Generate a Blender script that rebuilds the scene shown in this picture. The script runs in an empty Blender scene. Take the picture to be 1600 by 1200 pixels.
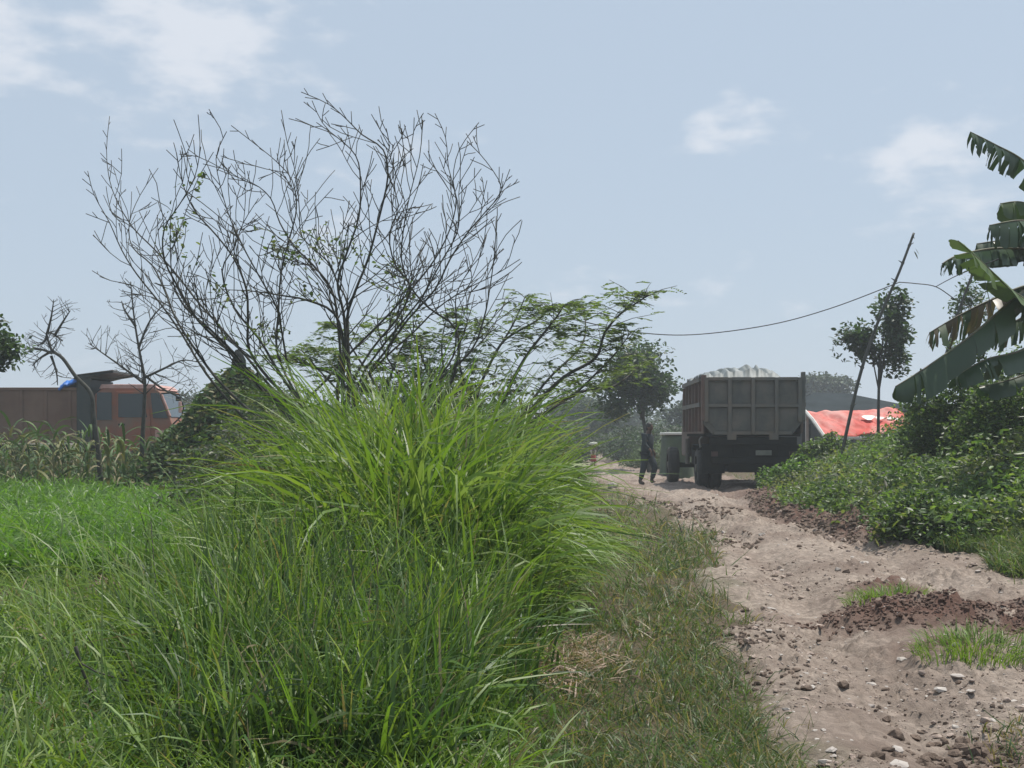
import bpy, math, random
import numpy as np
from mathutils import Vector, Matrix
random.seed(7)
rng = np.random.default_rng(11)
PI = math.pi
sc = bpy.context.scene
COL = sc.collection

# ------------------------------------------------------------------ camera, world, sun, exposure
CAMH, HZ, F = 1.35, 680.0, 2000.0          # eye height, horizon row and focal length of the 1600x1200 photograph
cam_d = bpy.data.cameras.new('camera')
cam_d.sensor_width = 36.0
cam_d.lens = 36.0 * F / 1600.0
cam_d.shift_y = (HZ - 600.0) / 1600.0
cam_d.clip_start, cam_d.clip_end = 0.1, 5000.0
cam = bpy.data.objects.new('camera', cam_d)
cam.location = (0, 0, CAMH)
cam.rotation_euler = (PI / 2, 0, 0)
COL.objects.link(cam)
sc.camera = cam

SUN_EL, SUN_AZ = math.radians(68), math.radians(52)      # azimuth from +Y towards +X
sunvec = Vector((math.sin(SUN_AZ) * math.cos(SUN_EL), math.cos(SUN_AZ) * math.cos(SUN_EL), math.sin(SUN_EL)))
sl = bpy.data.lights.new('sun', 'SUN')
sl.energy, sl.angle, sl.color = 4.9, math.radians(0.6), (1.0, 0.95, 0.87)
so = bpy.data.objects.new('sun', sl)
so.rotation_euler = (-sunvec).to_track_quat('-Z', 'Y').to_euler()
so.location = (10, 20, 40)
COL.objects.link(so)

world = bpy.data.worlds.new('World')
sc.world = world
world.use_nodes = True
wt = world.node_tree
for n in list(wt.nodes):
    wt.nodes.remove(n)
def W(t, **kw):
    n = wt.nodes.new(t)
    for k, v in kw.items():
        setattr(n, k, v)
    return n
wout, wbg = W('ShaderNodeOutputWorld'), W('ShaderNodeBackground')
wbg.inputs['Strength'].default_value = 0.1
wt.links.new(wbg.outputs[0], wout.inputs[0])
sky = W('ShaderNodeTexSky', sky_type='NISHITA', sun_disc=False, sun_elevation=SUN_EL, sun_rotation=SUN_AZ)
sky.air_density, sky.dust_density, sky.ozone_density, sky.altitude = 1.0, 1.5, 1.5, 0
tc = W('ShaderNodeTexCoord')
def wmix(a, b, f):
    m = W('ShaderNodeMix', data_type='RGBA')
    for s, i in ((f, 0), (a, 6), (b, 7)):
        if isinstance(s, (int, float)):
            m.inputs[i].default_value = s
        elif isinstance(s, tuple):
            m.inputs[i].default_value = s
        else:
            wt.links.new(s, m.inputs[i])
    return m.outputs[2]
def wmath(op, a, b):
    m = W('ShaderNodeMath', operation=op)
    for s, i in ((a, 0), (b, 1)):
        if isinstance(s, (int, float)):
            m.inputs[i].default_value = s
        else:
            wt.links.new(s, m.inputs[i])
    return m.outputs[0]
def wnoise(scale, detail, stretch, off=(0, 0, 0)):
    mp = W('ShaderNodeMapping')
    mp.inputs['Scale'].default_value = stretch
    mp.inputs['Location'].default_value = off
    wt.links.new(tc.outputs['Generated'], mp.inputs[0])
    n = W('ShaderNodeTexNoise')
    n.inputs['Scale'].default_value = scale
    n.inputs['Detail'].default_value = detail
    wt.links.new(mp.outputs[0], n.inputs[0])
    return n.outputs[0]
def wbump(px, py, rx, rz):
    d = Vector(((px - 800) / F, 1, (HZ - py) / F)).normalized()
    a = W('ShaderNodeVectorMath', operation='SUBTRACT')
    wt.links.new(tc.outputs['Generated'], a.inputs[0])
    a.inputs[1].default_value = d
    b = W('ShaderNodeVectorMath', operation='MULTIPLY')
    wt.links.new(a.outputs[0], b.inputs[0])
    b.inputs[1].default_value = (1 / rx, 1 / rx, 1 / rz)
    c = W('ShaderNodeVectorMath', operation='LENGTH')
    wt.links.new(b.outputs[0], c.inputs[0])
    m = W('ShaderNodeMapRange', interpolation_type='SMOOTHSTEP')
    m.inputs['From Min'].default_value = 1.0
    m.inputs['From Max'].default_value = 0.0
    wt.links.new(c.outputs['Value'], m.inputs[0])
    return m.outputs[0]
veil = wmix(sky.outputs[0], (5.45, 6.5, 7.75, 1), 0.80)      # thin even overcast veil of a humid day
puff = wnoise(9.0, 10, (1, 1, 1.7), (.37, 0, .21))
cover = wmath('MULTIPLY', wnoise(1.6, 3, (1, 1, 2.2), (3.1, 0.4, 1.7)), 0.62)
acc = cover
for b in (wbump(60, 50, .23, .12), wbump(310, 70, .10, .09), wbump(1150, 195, .085, .045), wbump(1420, 232, .075, .032), wbump(510, 375, .06, .04)):
    acc = wmath('ADD', acc, wmath('MULTIPLY', b, 0.42))
cl = wmath('ADD', wmath('ADD', acc, wmath('MULTIPLY', puff, 1.25)), wmath('MULTIPLY', wmath('SUBTRACT', wnoise(26.0, 9, (1, 1, 2.4)), 0.5), 0.85))
mr = W('ShaderNodeMapRange', interpolation_type='SMOOTHSTEP')
mr.inputs['From Min'].default_value = 1.08
mr.inputs['From Max'].default_value = 1.48
wt.links.new(cl, mr.inputs[0])
cf = wmath('MULTIPLY', mr.outputs[0], 0.72)
wt.links.new(wmix(veil, (8.1, 8.4, 9.0, 1), cf), wbg.inputs['Color'])

sc.view_settings.view_transform = 'Standard'
sc.view_settings.look = 'None'
sc.view_settings.exposure = 0.0
sc.view_settings.gamma = 1.0
sc.view_settings.use_curve_mapping = False
sc.cycles.use_denoising = True
sc.cycles.max_bounces = 6
sc.cycles.diffuse_bounces = 3
sc.cycles.transmission_bounces = 4
sc.cycles.transparent_max_bounces = 8
sc.cycles.volume_bounces = 1
sc.cycles.caustics_reflective = sc.cycles.caustics_refractive = False

# ------------------------------------------------------------------ helpers
def tag(o, label=None, cat=None, group=None, kind=None):
    if label: o['label'] = label
    if cat: o['category'] = cat
    if group: o['group'] = group
    if kind: o['kind'] = kind
    return o

def P(px, py, Y):
    return Vector(((px - 800) / F * Y, Y, CAMH + (HZ - py) / F * Y))

def hash2(ix, iy, seed):
    h = (ix.astype(np.int64) * 374761393 + iy.astype(np.int64) * 668265263 + seed * 1442695041) & 0xffffffff
    h = ((h ^ (h >> 13)) * 1274126177) & 0xffffffff
    h = h ^ (h >> 16)
    return (h & 0xffffff) / float(0xffffff)

def vnoise(x, y, seed=0):
    x = np.asarray(x, float); y = np.asarray(y, float)
    ix, iy = np.floor(x), np.floor(y)
    fx, fy = x - ix, y - iy
    fx = fx * fx * (3 - 2 * fx); fy = fy * fy * (3 - 2 * fy)
    a, b = hash2(ix, iy, seed), hash2(ix + 1, iy, seed)
    c, d = hash2(ix, iy + 1, seed), hash2(ix + 1, iy + 1, seed)
    return (a * (1 - fx) + b * fx) * (1 - fy) + (c * (1 - fx) + d * fx) * fy

def fbm(x, y, seed=0, octv=4):
    s, a, f, t = 0, 1.0, 1.0, 0
    for k in range(octv):
        s = s + a * vnoise(x * f, y * f, seed + k * 17); t += a
        a *= 0.5; f *= 2.03
    return s / t

def sstep(a, b, x):
    t = np.clip((x - a) / (b - a), 0, 1)
    return t * t * (3 - 2 * t)

# road edges: distance -> x of both edges, read off the photograph
RY = [0, 3.5, 5.2, 6.43, 8.44, 12.3, 15.9, 22.5, 30, 38.6, 54, 90, 160]
RL = [.8, 0.9, 1.15, 1.25, 1.32, 1.9, 2.3, 2.6, 2.35, 2.4, 2.97, 4.8, 8]
RR = [4.5, 4.5, 4.5, 4.5, 4.5, 4.9, 5.1, 5.0, 6.2, 7.2, 4.9, 6.7, 9.5]
def road_l(y): return np.interp(y, RY, RL)
def road_r(y): return np.interp(y, RY, RR)

def base(x, y):
    x = np.asarray(x, float); y = np.asarray(y, float)
    z = (fbm(x * .5, y * .5, 3, 3) - .5) * .16 * sstep(0, 3, np.abs(x - 3) + 1)
    bank = sstep(0.5, 4.6, x - road_r(y)) * sstep(6, 10, y + 4) * (1 - sstep(34, 46, y))
    z = z + bank * .55 + sstep(1, 8, x - road_r(y)) * sstep(9, 13, y) * (1 - sstep(34, 46, y)) * .5
    z = z + sstep(60, 260, np.hypot(x, y)) * 0.6
    return z

def in_road(x, y):
    """1 inside the road, 0 outside, soft ragged edges"""
    e = (fbm(x * 1.1, y * 1.1, 21, 4) - .5) * .9 + (fbm(x * 5, y * 5, 22, 2) - .5) * .3
    d = np.minimum(x - road_l(y), road_r(y) - x) + e * np.clip(y / 10, .5, 1.6)
    return sstep(-.15, .25, d)

def ground_z(x, y):
    x = np.asarray(x, float); y = np.asarray(y, float)
    d = np.minimum(x - road_l(y), road_r(y) - x)
    return base(x, y) - .07 * in_road(x, y) - .16 * sstep(.45, .9, d)

def mound(x, y):
    r = ((x - 3.3) / 1.25) ** 2 + ((y - 9.3) / .75) ** 2
    m = np.exp(-r * 1.3) * .13
    r2 = ((x - 2.85) / .55) ** 2 + ((y - 7.85) / .42) ** 2
    m = m + np.exp(-r2 * 1.5) * .10
    r3 = ((x - 3.2) / .5) ** 2 + ((y - 10.7) / .5) ** 2
    return m + np.exp(-r3 * 1.5) * .10

def berm(x, y):
    d = x - (road_r(y) - .35)
    return np.exp(-(d / .38) ** 2) * sstep(14.5, 17, y) * (1 - sstep(27, 30, y)) * (.03 + .16 * fbm(x * 1.2, y * .9, 44, 3))

def road_z(x, y):
    x = np.asarray(x, float); y = np.asarray(y, float)
    w = road_r(y) - road_l(y)
    u = (x - road_l(y)) / w
    rel = (fbm(x * .9, y * .8, 5, 3) - .5) * .03
    rel = rel - .10 * np.exp(-((u - .24) / .085) ** 2) - .10 * np.exp(-((u - .68) / .085) ** 2)
    rough = sstep(14, 19, y) * (1 - sstep(45, 60, y))
    rel = rel + rough * (np.abs(fbm(x * 1.0, y * .7, 8, 4) - .5) * -.42 + .07)
    rel = rel + (fbm(x * 4.2, y * 3.6, 6, 4) - .5) * .03 - np.clip(.05 - np.abs(fbm(x * 3.4, y * 2.2, 16, 5) - .5), 0, 1) * .42
    clod = fbm(x * 13, y * 11, 7, 3)
    rel = rel + np.clip(clod - .53, 0, 1) * .20 * sstep(.35, .62, fbm(x * 1.5, y * 1.3, 18, 3))
    rel = rel + (fbm(x * 24, y * 20, 19, 2) - .5) * .016 + np.clip(fbm(x * 9, y * 5, 20, 4) - .5, 0, 1) * .06
    m = mound(x, y)
    b = berm(x, y)
    lump = (fbm(x * 9, y * 8, 9, 3) - .45)
    rel = rel + m * (1 + lump * 1.2) + b * (1 + lump * 1.6)
    ins = in_road(x, y)
    return base(x, y) + ins * .015 - (1 - ins) * .06 + rel * ins

def surf_z(x, y):
    return np.maximum(ground_z(x, y), road_z(x, y))

def mesh_np(name, verts, faces, mat=None, cols=None, parent=None, smooth=True):
    """faces: (n,4) or (n,3) array, or a list of such arrays"""
    verts = np.asarray(verts, np.float32)
    fl = faces if isinstance(faces, list) else [faces]
    me = bpy.data.meshes.new(name)
    me.vertices.add(len(verts))
    me.vertices.foreach_set('co', verts.ravel())
    loops = np.concatenate([f.ravel() for f in fl]).astype(np.int32)
    tot = np.concatenate([np.full(len(f), f.shape[1]) for f in fl]).astype(np.int32)
    st = np.concatenate([[0], np.cumsum(tot)[:-1]]).astype(np.int32)
    me.loops.add(len(loops))
    me.loops.foreach_set('vertex_index', loops)
    me.polygons.add(len(tot))
    me.polygons.foreach_set('loop_start', st)
    me.polygons.foreach_set('loop_total', tot)
    me.polygons.foreach_set('use_smooth', np.full(len(tot), smooth))
    me.update(calc_edges=True)
    if cols is not None:
        at = me.color_attributes.new('Col', 'FLOAT_COLOR', 'POINT')
        c4 = np.ones((len(verts), 4), np.float32); c4[:, :3] = cols
        at.data.foreach_set('color', c4.ravel())
    if mat: me.materials.append(mat)
    o = bpy.data.objects.new(name, me)
    COL.objects.link(o)
    if parent: o.parent = parent
    return o

def empty(name, loc=(0, 0, 0), rz=0):
    o = bpy.data.objects.new(name, None)
    o.location = loc
    o.rotation_euler = (0, 0, rz)
    o.empty_display_size = .2
    COL.objects.link(o)
    return o

class MB:
    """collects boxes, prisms, tubes; build() links them as one mesh"""
    def __init__(s): s.v = []; s.f = []
    def add(s, vs, fs):
        n = len(s.v)
        s.v += [tuple(v) for v in vs]
        s.f += [tuple(i + n for i in f) for f in fs]
        return s
    def box(s, x0, x1, y0, y1, z0, z1):
        return s.add([(x0, y0, z0), (x1, y0, z0), (x1, y1, z0), (x0, y1, z0), (x0, y0, z1), (x1, y0, z1), (x1, y1, z1), (x0, y1, z1)],
                     [(3, 2, 1, 0), (4, 5, 6, 7), (0, 1, 5, 4), (1, 2, 6, 5), (2, 3, 7, 6), (3, 0, 4, 7)])
    def prism(s, poly, a0, a1, axis='x'):
        n = len(poly)
        if axis == 'x': mk = lambda a, p: (a, p[0], p[1])
        elif axis == 'y': mk = lambda a, p: (p[0], a, p[1])
        else: mk = lambda a, p: (p[0], p[1], a)
        vs = [mk(a0, p) for p in poly] + [mk(a1, p) for p in poly]
        fs = [tuple(range(n))[::-1], tuple(range(n, 2 * n))] + [(i, (i + 1) % n, n + (i + 1) % n, n + i) for i in range(n)]
        return s.add(vs, fs)
    def cyl(s, c, r, a0, a1, axis='x', n=28, r2=None):
        r2 = r if r2 is None else r2
        vs = []
        for a, rr in ((a0, r), (a1, r2)):
            for i in range(n):
                t = 2 * PI * i / n
                p, q = c[0] + rr * math.cos(t), c[1] + rr * math.sin(t)
                vs.append({'x': (a, p, q), 'y': (p, a, q), 'z': (p, q, a)}[axis])
        fs = [tuple(range(n))[::-1], tuple(range(n, 2 * n))] + [(i, (i + 1) % n, n + (i + 1) % n, n + i) for i in range(n)]
        return s.add(vs, fs)
    def tube(s, pts, rad, n=6):
        pts = [Vector(p) for p in pts]
        rads = rad if isinstance(rad, (list, tuple)) else [rad] * len(pts)
        vs, fs = [], []
        for i, p in enumerate(pts):
            d = (pts[min(i + 1, len(pts) - 1)] - pts[max(i - 1, 0)])
            if d.length < 1e-6: d = Vector((0, 0, 1))
            d.normalize()
            ref = Vector((0.12, 1, 0.07)) if abs(d.y) < .9 else Vector((1, 0.1, 0))
            a = d.cross(ref).normalized(); b = d.cross(a)
            for k in range(n):
                t = 2 * PI * k / n
                vs.append(p + (a * math.cos(t) + b * math.sin(t)) * rads[i])
        for i in range(len(pts) - 1):
            for k in range(n):
                fs.append((i * n + k, i * n + (k + 1) % n, (i + 1) * n + (k + 1) % n, (i + 1) * n + k))
        fs.append(tuple(range(n))[::-1]); m = (len(pts) - 1) * n
        fs.append(tuple(range(m, m + n)))
        return s.add(vs, fs)
    def build(s, name, mat, parent=None, bevel=0, smooth=False):
        me = bpy.data.meshes.new(name)
        me.from_pydata(s.v, [], s.f)
        me.update()
        import bmesh
        bm = bmesh.new(); bm.from_mesh(me)
        bmesh.ops.recalc_face_normals(bm, faces=bm.faces)
        bm.to_mesh(me); bm.free()
        if mat: me.materials.append(mat)
        o = bpy.data.objects.new(name, me)
        COL.objects.link(o)
        if parent: o.parent = parent
        if smooth: me.polygons.foreach_set('use_smooth', [True] * len(me.polygons))
        if bevel:
            m = o.modifiers.new('bevel', 'BEVEL'); m.width = bevel; m.segments = 2; m.limit_method = 'ANGLE'
        return o

# ------------------------------------------------------------------ materials
def mat_new(name):
    m = bpy.data.materials.new(name); m.use_nodes = True
    nt = m.node_tree
    for n in list(nt.nodes): nt.nodes.remove(n)
    out = nt.nodes.new('ShaderNodeOutputMaterial'); bs = nt.nodes.new('ShaderNodeBsdfPrincipled')
    nt.links.new(bs.outputs[0], out.inputs[0])
    return m, nt, bs, out

def ramp_noise(nt, scale, detail, c0, c1, lo=.35, hi=.65, coord='Object', stretch=(1, 1, 1), rough=.6):
    t = nt.nodes.new('ShaderNodeTexCoord'); mp = nt.nodes.new('ShaderNodeMapping')
    mp.inputs['Scale'].default_value = stretch
    nt.links.new(t.outputs[coord], mp.inputs[0])
    n = nt.nodes.new('ShaderNodeTexNoise')
    n.inputs['Scale'].default_value = scale; n.inputs['Detail'].default_value = detail; n.inputs['Roughness'].default_value = rough
    nt.links.new(mp.outputs[0], n.inputs[0])
    r = nt.nodes.new('ShaderNodeValToRGB')
    r.color_ramp.elements[0].position = lo; r.color_ramp.elements[0].color = (*c0, 1)
    r.color_ramp.elements[1].position = hi; r.color_ramp.elements[1].color = (*c1, 1)
    nt.links.new(n.outputs[0], r.inputs[0])
    return r.outputs[0], n.outputs[0]

def mixc(nt, a, b, f):
    m = nt.nodes.new('ShaderNodeMix'); m.data_type = 'RGBA'
    for s, i in ((f, 0), (a, 6), (b, 7)):
        if isinstance(s, (int, float)): m.inputs[i].default_value = s
        elif isinstance(s, tuple): m.inputs[i].default_value = (*s, 1)
        else: nt.links.new(s, m.inputs[i])
    return m.outputs[2]

def solid(name, c, rough=.7, c2=None, scale=3, metal=0, dirt=None, bump=0, stretch=(1, 1, 1), spec=.5):
    m, nt, bs, out = mat_new(name)
    c2 = c2 or tuple(x * .8 for x in c)
    col, nf = ramp_noise(nt, scale, 6, c, c2, stretch=stretch)
    if dirt:
        d, df = ramp_noise(nt, scale * .6, 8, (0, 0, 0), (1, 1, 1), lo=.42, hi=.66)
        col = mixc(nt, col, dirt, d)
    nt.links.new(col, bs.inputs['Base Color'])
    bs.inputs['Roughness'].default_value = rough
    bs.inputs['Metallic'].default_value = metal
    bs.inputs['Specular IOR Level'].default_value = spec
    if bump:
        b = nt.nodes.new('ShaderNodeBump'); b.inputs['Strength'].default_value = .6; b.inputs['Distance'].default_value = bump
        nn = nt.nodes.new('ShaderNodeTexNoise'); nn.inputs['Scale'].default_value = scale * 6; nn.inputs['Detail'].default_value = 6
        t = nt.nodes.new('ShaderNodeTexCoord'); nt.links.new(t.outputs['Object'], nn.inputs[0])
        nt.links.new(nn.outputs[0], b.inputs['Height']); nt.links.new(b.outputs[0], bs.inputs['Normal'])
    return m

def leafmat(name, rough=.45, trans=.35, tmul=(1.1, 1.25, .5), spec=.5):
    m, nt, bs, out = mat_new(name)
    a = nt.nodes.new('ShaderNodeAttribute'); a.attribute_name = 'Col'
    nt.links.new(a.outputs['Color'], bs.inputs['Base Color'])
    bs.inputs['Roughness'].default_value = rough
    bs.inputs['Specular IOR Level'].default_value = spec
    tr = nt.nodes.new('ShaderNodeBsdfTranslucent')
    mu = nt.nodes.new('ShaderNodeMix'); mu.data_type = 'RGBA'; mu.blend_type = 'MULTIPLY'
    mu.inputs[0].default_value = 1; nt.links.new(a.outputs['Color'], mu.inputs[6]); mu.inputs[7].default_value = (*tmul, 1)
    nt.links.new(mu.outputs[2], tr.inputs['Color'])
    mx = nt.nodes.new('ShaderNodeMixShader'); mx.inputs[0].default_value = trans
    nt.links.new(bs.outputs[0], mx.inputs[1]); nt.links.new(tr.outputs[0], mx.inputs[2]); nt.links.new(mx.outputs[0], out.inputs[0])
    return m

M = {}
M['leaf'] = leafmat('leaf_surface', trans=.48, tmul=(1.25, 1.35, .5))
M['blade'] = leafmat('grass_blade', rough=.48, trans=.42, tmul=(1.2, 1.22, .6), spec=.45)
M['dull_leaf'] = leafmat('dull_leaf', rough=.6, trans=.22, spec=.3)
M['banana'] = leafmat('banana_leaf', rough=.4, trans=.22, tmul=(.9, 1.1, .5))
M['bark'] = solid('dark_bark', (.07, .068, .055), .9, (.035, .035, .03), 9, bump=.004)
M['stump'] = solid('blackish_stump_bark', (.022, .026, .026), .95, (.012, .014, .014), 9, spec=.1)  # near-black bark tone
M['grey_bark'] = solid('grey_bark', (.10, .095, .08), .9, (.05, .047, .04), 9, bump=.004)
M['bamboo'] = solid('bamboo', (.075, .075, .06), .6, (.045, .045, .038), 6)
M['banana_stem'] = solid('banana_stem', (.14, .15, .07), .6, (.08, .06, .04), 5, bump=.01)
M['rust_steel'] = solid('muddy_grey_steel', (.105, .108, .095), .75, (.075, .08, .072), 2.2, dirt=(.17, .15, .125), stretch=(2.2, 1, .7))
M['rust_rib'] = solid('grey_steel_rib', (.15, .148, .13), .75, (.11, .11, .10), 2.6, dirt=(.16, .13, .10))
M['rust_side'] = solid('muddy_red_side', (.15, .085, .065), .75, (.10, .075, .06), 1.8, dirt=(.15, .12, .10))
M['black_metal'] = solid('black_chassis', (.012, .014, .014), .9, (.022, .022, .02), 4, spec=.1)
M['tyre'] = solid('tyre_rubber', (.028, .028, .028), .85, (.05, .045, .038), 5)
M['rim'] = solid('rim_steel', (.14, .13, .11), .6, (.08, .07, .055), 6)
M['plate'] = solid('number_plate_metal', (.16, .17, .14), .6, (.11, .12, .10), 8)
M['lamp_red'] = solid('tail_lamp', (.05, .022, .018), .4)
M['lamp_clear'] = solid('head_lamp', (.6, .6, .55), .15)
M['orange'] = solid('faded_orange_paint', (.34, .095, .042), .55, (.22, .085, .05), 2.5, dirt=(.20, .13, .09))
M['orange_box'] = solid('brown_orange_box_side', (.17, .09, .06), .75, (.13, .08, .055), 1.2, dirt=(.20, .13, .09), stretch=(1, 1, .25))
M['pale_roof'] = solid('pale_pink_roof', (.62, .40, .36), .5, (.45, .22, .17), 5)  # pale pink tone of the cab roof and trim
M['dark_green_metal'] = solid('dark_green_metal', (.035, .045, .042), .6, (.05, .055, .05), 3)
M['wood_plank'] = solid('weathered_plank', (.17, .14, .11), .85, (.09, .075, .06), 5, stretch=(.3, 4, 4))
M['blue_tarp'] = solid('blue_tarpaulin', (.03, .17, .55), .45, (.02, .10, .38), 3)
M['white_tarp'] = solid('white_tarpaulin_painted_highlights', (.10, .115, .11), .6, (.26, .285, .285), 1.3, stretch=(6, .5, 1))  # pale and dark streaks painted in to imitate highlights along the folds
M['red_tarp'] = solid('faded_red_tarpaulin', (.60, .05, .035), .6, (.52, .12, .09), 1.6, dirt=(.62, .36, .32), bump=.01, spec=.2)
M['white_frame'] = solid('white_painted_frame', (.70, .70, .66), .5, (.55, .54, .5), 4)
M['roof_sheet'] = solid('dark_roof_sheeting', (.045, .055, .06), .95, (.032, .04, .043), 1.5, spec=.05)
M['dark_wall'] = solid('dark_board_wall', (.06, .07, .065), .8, (.04, .045, .045), 3)
M['green_tarp'] = solid('dull_green_cloth', (.07, .10, .055), .8, (.05, .07, .045), 3)
M['wire'] = solid('black_cable', (.02, .02, .02), .6)
M['skin'] = solid('skin_brown', (.13, .07, .045), .55)
M['shirt_dark'] = solid('dark_shirt', (.022, .034, .042), .85, (.015, .024, .03), 8)
M['trouser_dark'] = solid('dark_blue_trousers', (.018, .030, .040), .85, (.012, .02, .03), 8)
M['hair'] = solid('black_hair', (.012, .011, .010), .6)
M['shoe'] = solid('dark_boot', (.02, .018, .016), .6)
M['red_cloth'] = solid('red_cloth', (.35, .03, .025), .8)
M['pale_cloth'] = solid('pale_cloth', (.55, .45, .42), .8)
M['sack'] = solid('pale_sack', (.62, .60, .55), .8, (.5, .48, .44), 8)
M['dry_stem'] = solid('dry_stem', (.20, .16, .09), .85, (.12, .09, .055), 8)
M['white_stone'] = solid('pale_stone', (.44, .40, .36), .85, (.34, .30, .27), 6, bump=.003)

def glass_mat():
    m, nt, bs, out = mat_new('dark_window_glass')
    bs.inputs['Base Color'].default_value = (.025, .04, .045, 1)
    bs.inputs['Roughness'].default_value = .12
    bs.inputs['Specular IOR Level'].default_value = .6
    return m
M['glass'] = glass_mat()

def soil_mat(name, a, b, red=None, wet=None):
    m, nt, bs, out = mat_new(name)
    c1, n1 = ramp_noise(nt, .55, 6, a, b, .36, .64)
    c2, n2 = ramp_noise(nt, 7, 8, tuple(x * .72 for x in a), tuple(min(1, x * 1.22) for x in b), .34, .66)
    c3_, n3 = ramp_noise(nt, 22, 8, tuple(x * .55 for x in a), tuple(min(1, x * 1.4) for x in b), .36, .64, stretch=(1, .6, 1))
    c = mixc(nt, mixc(nt, c1, c2, .55), c3_, .38)
    if wet:
        _, w = ramp_noise(nt, .8, 5, (0, 0, 0), (1, 1, 1), .5, .62, stretch=(1, .7, 1))
        wr = nt.nodes.new('ShaderNodeMapRange'); wr.inputs[1].default_value = .48; wr.inputs[2].default_value = .64; wr.inputs[4].default_value = .75
        nt.links.new(w, wr.inputs[0])
        c = mixc(nt, c, wet, wr.outputs[0])
    if red:
        at = nt.nodes.new('ShaderNodeAttribute'); at.attribute_name = 'Col'
        sp = nt.nodes.new('ShaderNodeSeparateColor'); nt.links.new(at.outputs['Color'], sp.inputs[0])
        c = mixc(nt, c, red, sp.outputs[0])
        gr, _ = ramp_noise(nt, 5, 6, (.06, .075, .03), (.11, .10, .055))
        c = mixc(nt, c, gr, sp.outputs[1])
    nt.links.new(c, bs.inputs['Base Color'])
    bs.inputs['Roughness'].default_value = .92
    bs.inputs['Specular IOR Level'].default_value = .25
    t = nt.nodes.new('ShaderNodeTexCoord')
    nn = nt.nodes.new('ShaderNodeTexNoise'); nn.inputs['Scale'].default_value = 26; nn.inputs['Detail'].default_value = 9; nn.inputs['Roughness'].default_value = .7
    nt.links.new(t.outputs['Object'], nn.inputs[0])
    bp = nt.nodes.new('ShaderNodeBump'); bp.inputs['Strength'].default_value = .9; bp.inputs['Distance'].default_value = .03
    nt.links.new(nn.outputs[0], bp.inputs['Height']); nt.links.new(bp.outputs[0], bs.inputs['Normal'])
    return m
M['road'] = soil_mat('dry_clay_road', (.185, .146, .118), (.345, .283, .235), red=(.115, .062, .046), wet=(.17, .125, .10))
M['soil'] = soil_mat('field_soil', (.07, .055, .035), (.13, .10, .065))
M['clod'] = soil_mat('soil_clods', (.115, .082, .062), (.22, .165, .13))
M['pale_clod'] = soil_mat('pale_clods', (.30, .22, .18), (.50, .41, .35))
M['red_clod'] = soil_mat('red_clods', (.10, .062, .048), (.21, .14, .11))

# ------------------------------------------------------------------ ground and road
def axis(fine0, fine1, step, far, g=1.09):
    a = list(np.arange(fine0, fine1, step))
    s = step; v = a[-1]
    while v < far:
        s *= g; v += s; a.append(v)
    s = step; v = a[0]; pre = []
    while v > -far:
        s *= g; v -= s; pre.append(v)
    return np.array(pre[::-1] + a)

xs = axis(-2, 8.5, .12, 700, 1.06)
yy = [3.0]
while yy[-1] < 700: yy.append(yy[-1] + max(.1, yy[-1] * .012))
yy = np.array([-700, -400, -200, -100, -50, -25, -12, -6, -3, 0, 1.5] + yy)
def grid(name, X, Y, zf, mat, cols=None):
    ny, nx = X.shape
    Z = zf(X, Y)
    v = np.stack([X, Y, Z], -1).reshape(-1, 3)
    i = np.arange(ny * nx).reshape(ny, nx)
    f = np.stack([i[:-1, :-1], i[:-1, 1:], i[1:, 1:], i[1:, :-1]], -1).reshape(-1, 4)
    return mesh_np(name, v, f, mat, cols)
X, Y = np.meshgrid(xs, yy)
g = grid('ground', X, Y, ground_z, M['soil'])
tag(g, 'brown soil of the fields under the grass and crops', None, None, 'structure')

ry = [3.0]
while ry[-1] < 150: ry.append(ry[-1] * 1.0062)
ry = np.array(ry)
u = np.linspace(0, 1, 190)
RYg, U = np.meshgrid(ry, u, indexing='ij')
pad = np.clip(RYg / 10, .6, 1.3) * .5
RXg = road_l(RYg) - pad + U * (road_r(RYg) - road_l(RYg) + 2 * pad)
redm = np.clip(mound(RXg, RYg) / .09, 0, 1) * sstep(.35, .6, fbm(RXg * 3, RYg * 3, 31, 3) + .1) + np.clip(berm(RXg, RYg) / .07, 0, 1) * .85
redm = redm + .5 * sstep(.5, .7, fbm(RXg * .8, RYg * .6, 33, 4)) * sstep(17, 22, RYg)
grn = sstep(-.15, .45, np.minimum(RXg - road_l(RYg), road_r(RYg) - RXg) * -1 + .12 + (fbm(RXg * 2, RYg * 2, 35, 3) - .5) * .8) * .8
cc = np.stack([np.clip(redm, 0, .95), np.clip(grn, 0, 1), grn * 0], -1).reshape(-1, 3)
rd = grid('dirt_road', RXg, RYg, road_z, M['road'], cc)
tag(rd, 'rutted pale clay track running past the dump truck', None, None, 'structure')

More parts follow.
